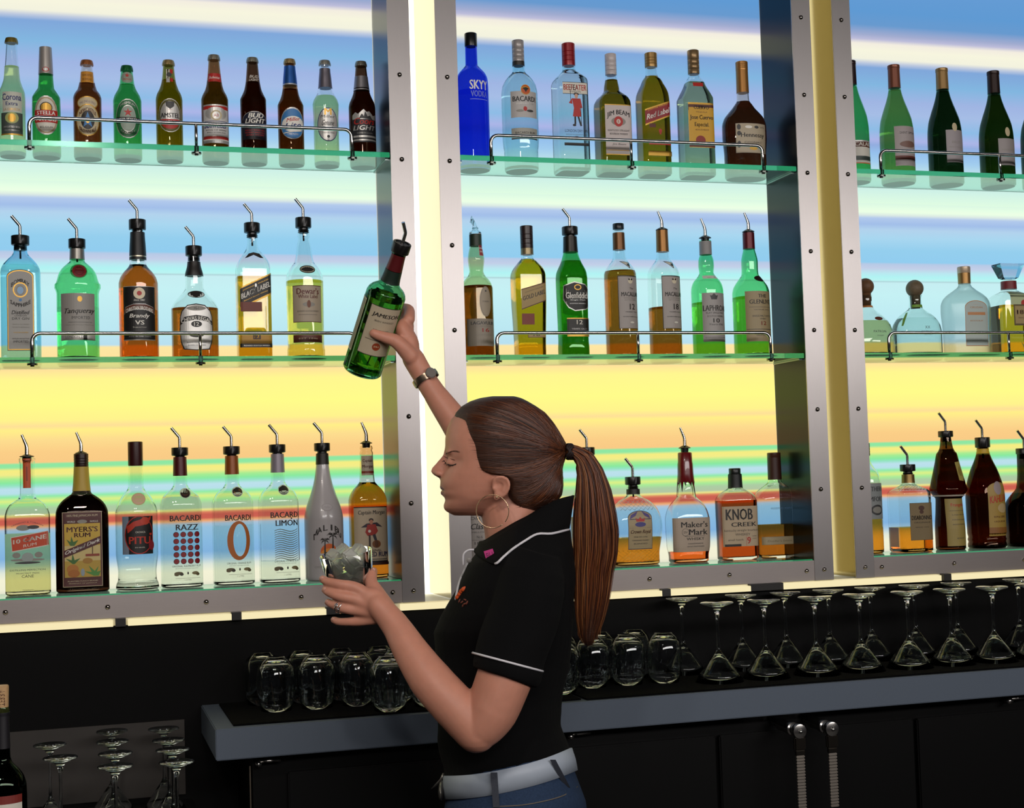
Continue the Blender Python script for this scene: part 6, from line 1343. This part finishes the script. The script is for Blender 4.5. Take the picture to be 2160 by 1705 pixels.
for v in hairm.vertices:
    x, y, d = pix(v.co)
    xh = np.interp(y, HLY, HLX)-30*max(0, 1-abs(d)/.055)**1.3*(1 if y < 900 else 0)
    t = min(1, max(0, (xh+2-x)/7)); t = t*t*(3-2*t)
    if t > 0:
        c = P(1050, min(max(y, 900), 1010), 0); v.co = v.co.lerp(c, .20*t)
hairt = bvh(hairm)
hair_c = pm('3A1F10', .6, 0, .45, 40, spec=.5, bump=.5, stretch=(1, 1, 14), name='auburn_hair')
hs = [pm(c_, .38, 0, .25, 30, spec=.55, name='hair_strand') for c_ in ('2E160B', '44210F', '562C16', '6C3D20')]
hair = padd('hair', hairm.copy(), [hair_c])
bm = bmesh.new(); RH = random.Random(11)
TIE = (1199, 950)
hl = [(x, y) for x, y in zip(HLX[2:], HLY[2:]) if y < 1080]
starts = []
for i in range(250):
    u = RH.random()*(len(hl)-1); j = int(u); f = u-j
    starts.append((hl[j][0]+(hl[j+1][0]-hl[j][0])*f+RH.uniform(-4, 7), hl[j][1]+(hl[j+1][1]-hl[j][1])*f))
for i in range(130):
    x = 975+RH.random()*150; y = np.interp(x, [974, 996, 1023, 1053, 1085, 1112, 1136], [858, 846, 838.5, 836.5, 838.5, 847.5, 862])+1+RH.random()*14
    starts.append((x, y))
for i in range(60): starts.append((1085+RH.random()*90, 1050+RH.random()*22))
for sx_, sy_ in starts:
    pts = []; up_ = (950-sy_)*.22; e = (TIE[0]+RH.uniform(-7, 0), TIE[1]+RH.uniform(-9, 16))
    n_ = 16
    for j in range(n_+1):
        t = j/n_; x = sx_+(e[0]-sx_)*t; y = sy_+(e[1]-sy_)*t-math.sin(t*PI)*up_*.9+(8*math.sin(t*PI) if sy_ > 960 else 0)
        o_ = .0002+RH.random()*.0002
        h = hit(hairt, x, y, o_); hb = hit(bodyt, x, y, o_)
        if h is None: h = hb
        elif hb is not None and (hb-CAM).length < (h-CAM).length and t < .35: h = hb
        if h is None: break
        pts.append(h)
    if len(pts) > 4:
        w_ = RH.uniform(.0005, .0010); m_ = len(pts)
        tube(bm, pts, [w_*min(1, 2.5*(q+.3)/m_, 1) for q in range(m_)], 5, mi=RH.choice([0, 1, 1, 2, 2, 3]))
padd('hair_strands', bm, hs, parent=hair)
# ponytail
CL = [(1196, 949, 10, .012), (1214, 953, 13, .015), (1233, 968, 20, .019), (1246, 1000, 28, .024), (1252, 1037, 36, .028), (1255, 1085, 43, .032), (1257, 1124, 46, .033), (1256, 1164, 45, .033), (1251, 1205, 41, .031), (1248, 1259, 37, .028), (1244, 1304, 31, .024), (1241, 1338, 22, .018), (1242, 1362, 8, .008)]
tsn = [0.0]
for a, b in zip(CL[:-1], CL[1:]): tsn.append(tsn[-1]+math.hypot(b[0]-a[0], b[1]-a[1]))
def cl(t, a, b, inset=1.0):
    """a in [-1,1] across, b in [-1,1] in depth; t arc length px"""
    x = np.interp(t, tsn, [q[0] for q in CL]); y = np.interp(t, tsn, [q[1] for q in CL]); w_ = np.interp(t, tsn, [q[2] for q in CL]); h_ = np.interp(t, tsn, [q[3] for q in CL])
    x2 = np.interp(t+6, tsn, [q[0] for q in CL]); y2 = np.interp(t+6, tsn, [q[1] for q in CL]); x1 = np.interp(t-6, tsn, [q[0] for q in CL]); y1 = np.interp(t-6, tsn, [q[1] for q in CL])
    tx, ty = x2-x1, y2-y1; L_ = math.hypot(tx, ty) or 1; nx, ny = -ty/L_, tx/L_
    return P(x+nx*w_*a*inset, y+ny*w_*a*inset, .01+h_*b*inset)
bm = bmesh.new(); rs = []
for i in range(40):
    t = tsn[-1]*i/39
    rs.append([cl(t, math.cos(q), math.sin(q), .88) for q in [2*PI*j/24 for j in range(24)]])
rings(bm, rs); bmesh.ops.recalc_face_normals(bm, faces=bm.faces[:])
pony = padd('ponytail', bm, hair_c, parent=hair)
bm = bmesh.new()
for i in range(420):
    q = RH.random()*2*PI; a0, b0 = math.cos(q), math.sin(q); rad = RH.uniform(.82, 1.0)
    if i > 380: rad *= 1.06
    ph = RH.uniform(0, 6); tend = tsn[-1]*RH.uniform(.78, 1.02); m_ = 26; pts = []
    dr_ = RH.uniform(-.25, .25)
    for j in range(m_+1):
        t = tend*j/m_; f = j/m_; qq = q+dr_*f+.05*math.sin(f*7+ph)
        rr_ = rad+.02*math.sin(f*9+ph)
        if t > tsn[-2]: rr_ *= 1.2
        pts.append(cl(t, math.cos(qq)*rr_, math.sin(qq)*rr_))
    w_ = RH.uniform(.0006, .0013)
    tube(bm, pts, [w_*(1 if j < m_*.75 else (1-(j-m_*.75)/(m_*.25))*.9+.1) for j in range(m_+1)], 5, mi=RH.choice([0, 1, 1, 2, 2, 3]))
padd('ponytail_strands', bm, [pm(c_, .42, 0, .25, 30, spec=.5, name='ponytail_strand') for c_ in ('3A190B', '5A2E16', '743F1E', '8E5A30')], parent=hair)
bm = bmesh.new()
for k_ in range(3):
    pts = [P(1199+k_*3+3*math.sin(t*5+k_), 953+15*math.cos(t), .012+.016*math.sin(t)) for t in [2*PI*i/24 for i in range(25)]]
    tube(bm, pts, .0028, 8)
padd('hair_tie', bm, pm('1E0E0C', .7), parent=hair)
# nape wisps
bm = bmesh.new()
for i in range(0):
    x, y = RH.uniform(1088, 1150), RH.uniform(1062, 1080)
    p0 = hit(hairt, x, y-8, -.001) or P(x, y-8, .04)
    tube(bm, spline([p0, p0+RT*.006-UP*.008, p0+RT*RH.uniform(0, .02)-UP*RH.uniform(.012, .022)], 3), [.0006]*6+[.0002], 4, mi=2)
bm.free()

# ---------------- jewellery, held things' keepers
def worn(name, bm, mats, label, cat):
    o_ = obj(name, bm, mats, person); o_.data.transform(Matrix.Translation(-PL)); o_['label'] = label
bm = bmesh.new(); tube(bm, [P(1039+34*math.cos(t), 1079+35*math.sin(t), .079+.004*math.cos(t)) for t in [2*PI*i/60+.9 for i in range(59)]], .0009, 8)
ell(bm, 1048, 1049, .083, .0022, .0022, .0022)
worn('hoop_earring', bm, pm('E8C8A0', .2, .9, name='gold_wire'), 'large thin gold hoop earring', 'earring')
# watch on the raised wrist
c0 = P(898, 799, -.270); ax = (P(916, 829, -.265)-P(880, 770, -.274)).normalized(); n1 = (-FW-ax*(-FW).dot(ax)).normalized(); n2 = ax.cross(n1)
bm = bmesh.new(); seg = 44; rs = []
for j, (o1, rr_) in enumerate(((-.0065, .0268), (-.0070, .0284), (0, .0292), (.0070, .0284), (.0065, .0268))):
    rs.append([c0+ax*(o1)+(n1*math.cos(t)+n2*math.sin(t))*(rr_*(1.0 if int(t/(2*PI)*22) % 2 else .985)) for t in [2*PI*i/seg for i in range(seg)]])
rings(bm, rs, closed=True)
watch = obj('wrist_watch', bm, pm('8A7A68', .25, .9, .1, 200, name='watch_steel'), person, angle=30); watch.data.transform(Matrix.Translation(-PL)); watch['label'] = 'steel link watch on the raised wrist'
bm = bmesh.new(); fd = (n1*.85-n2*.53).normalized() if (n2.dot(RT)) < 0 else (n1*.85+n2*.53).normalized()
cc = c0+fd*.0300
rs = []; e1 = ax; e2 = ax.cross(fd)
for o1, rr_ in ((-.003, .011), (.002, .0118), (.0036, .010)):
    rs.append([cc+fd*o1+(e1*math.cos(t)+e2*math.sin(t))*rr_ for t in [2*PI*i/26 for i in range(26)]])
rings(bm, rs); o = obj('watch_case', bm, pm('A8A098', .3, .7, name='watch_case_steel'), None, angle=40); o.data.transform(Matrix.Translation(-PL)); o.parent = watch
# rings
def fring(px, py, d, px2, py2, d2, r_):
    c_ = P(px, py, d); a_ = (P(px2, py2, d2)-c_).normalized(); u_ = a_.orthogonal().normalized(); w_ = a_.cross(u_); bm_ = bmesh.new()
    tube(bm_, [c_+(u_*math.cos(t)+w_*math.sin(t))*r_ for t in [2*PI*i/28 for i in range(29)]], .0012, 8)
    o_ = obj('finger_ring', bm_, chrome, person); o_.data.transform(Matrix.Translation(-PL)); return o_
r1 = fring(714, 1281, .112, 703, 1276, .105, .0100)
bm = bmesh.new(); sphere(bm, P(709, 1277, .126), .0036, u=8, v=5); sphere(bm, P(712, 1285, .126), .0026, u=8, v=5)
o = obj('ring_stone', bm, glass('F4F8FF', 0, 2.2, 'gem'), None); o.data.transform(Matrix.Translation(-PL)); o.parent = r1
fring(722, 1283, .114, 703, 1276, .105, .0102)
# fingernails of the near hand and the raised thumb
for a, b, rx, ry, rl in ((679, 1221, .0045, .0038, .2), (685, 1244, .0042, .0038, .3), (690, 1270, .0042, .0036, .3), (703, 1307, .0038, .0034, .2), (787, 1204, .0045, .0055, 0)):
    h = hit(bodyt, a, b, -.0004)
    if h:
        bm = bmesh.new(); sphere(bm, h, rx, ry, .0012, u=12, v=6, rot=BASIS @ Matrix.Rotation(rl, 3, 'Z')); padd('fingernail', bm, nail)
bpy.data.meshes.remove(bodym); bpy.data.meshes.remove(shirtm); bpy.data.meshes.remove(jm); bpy.data.meshes.remove(hairm)
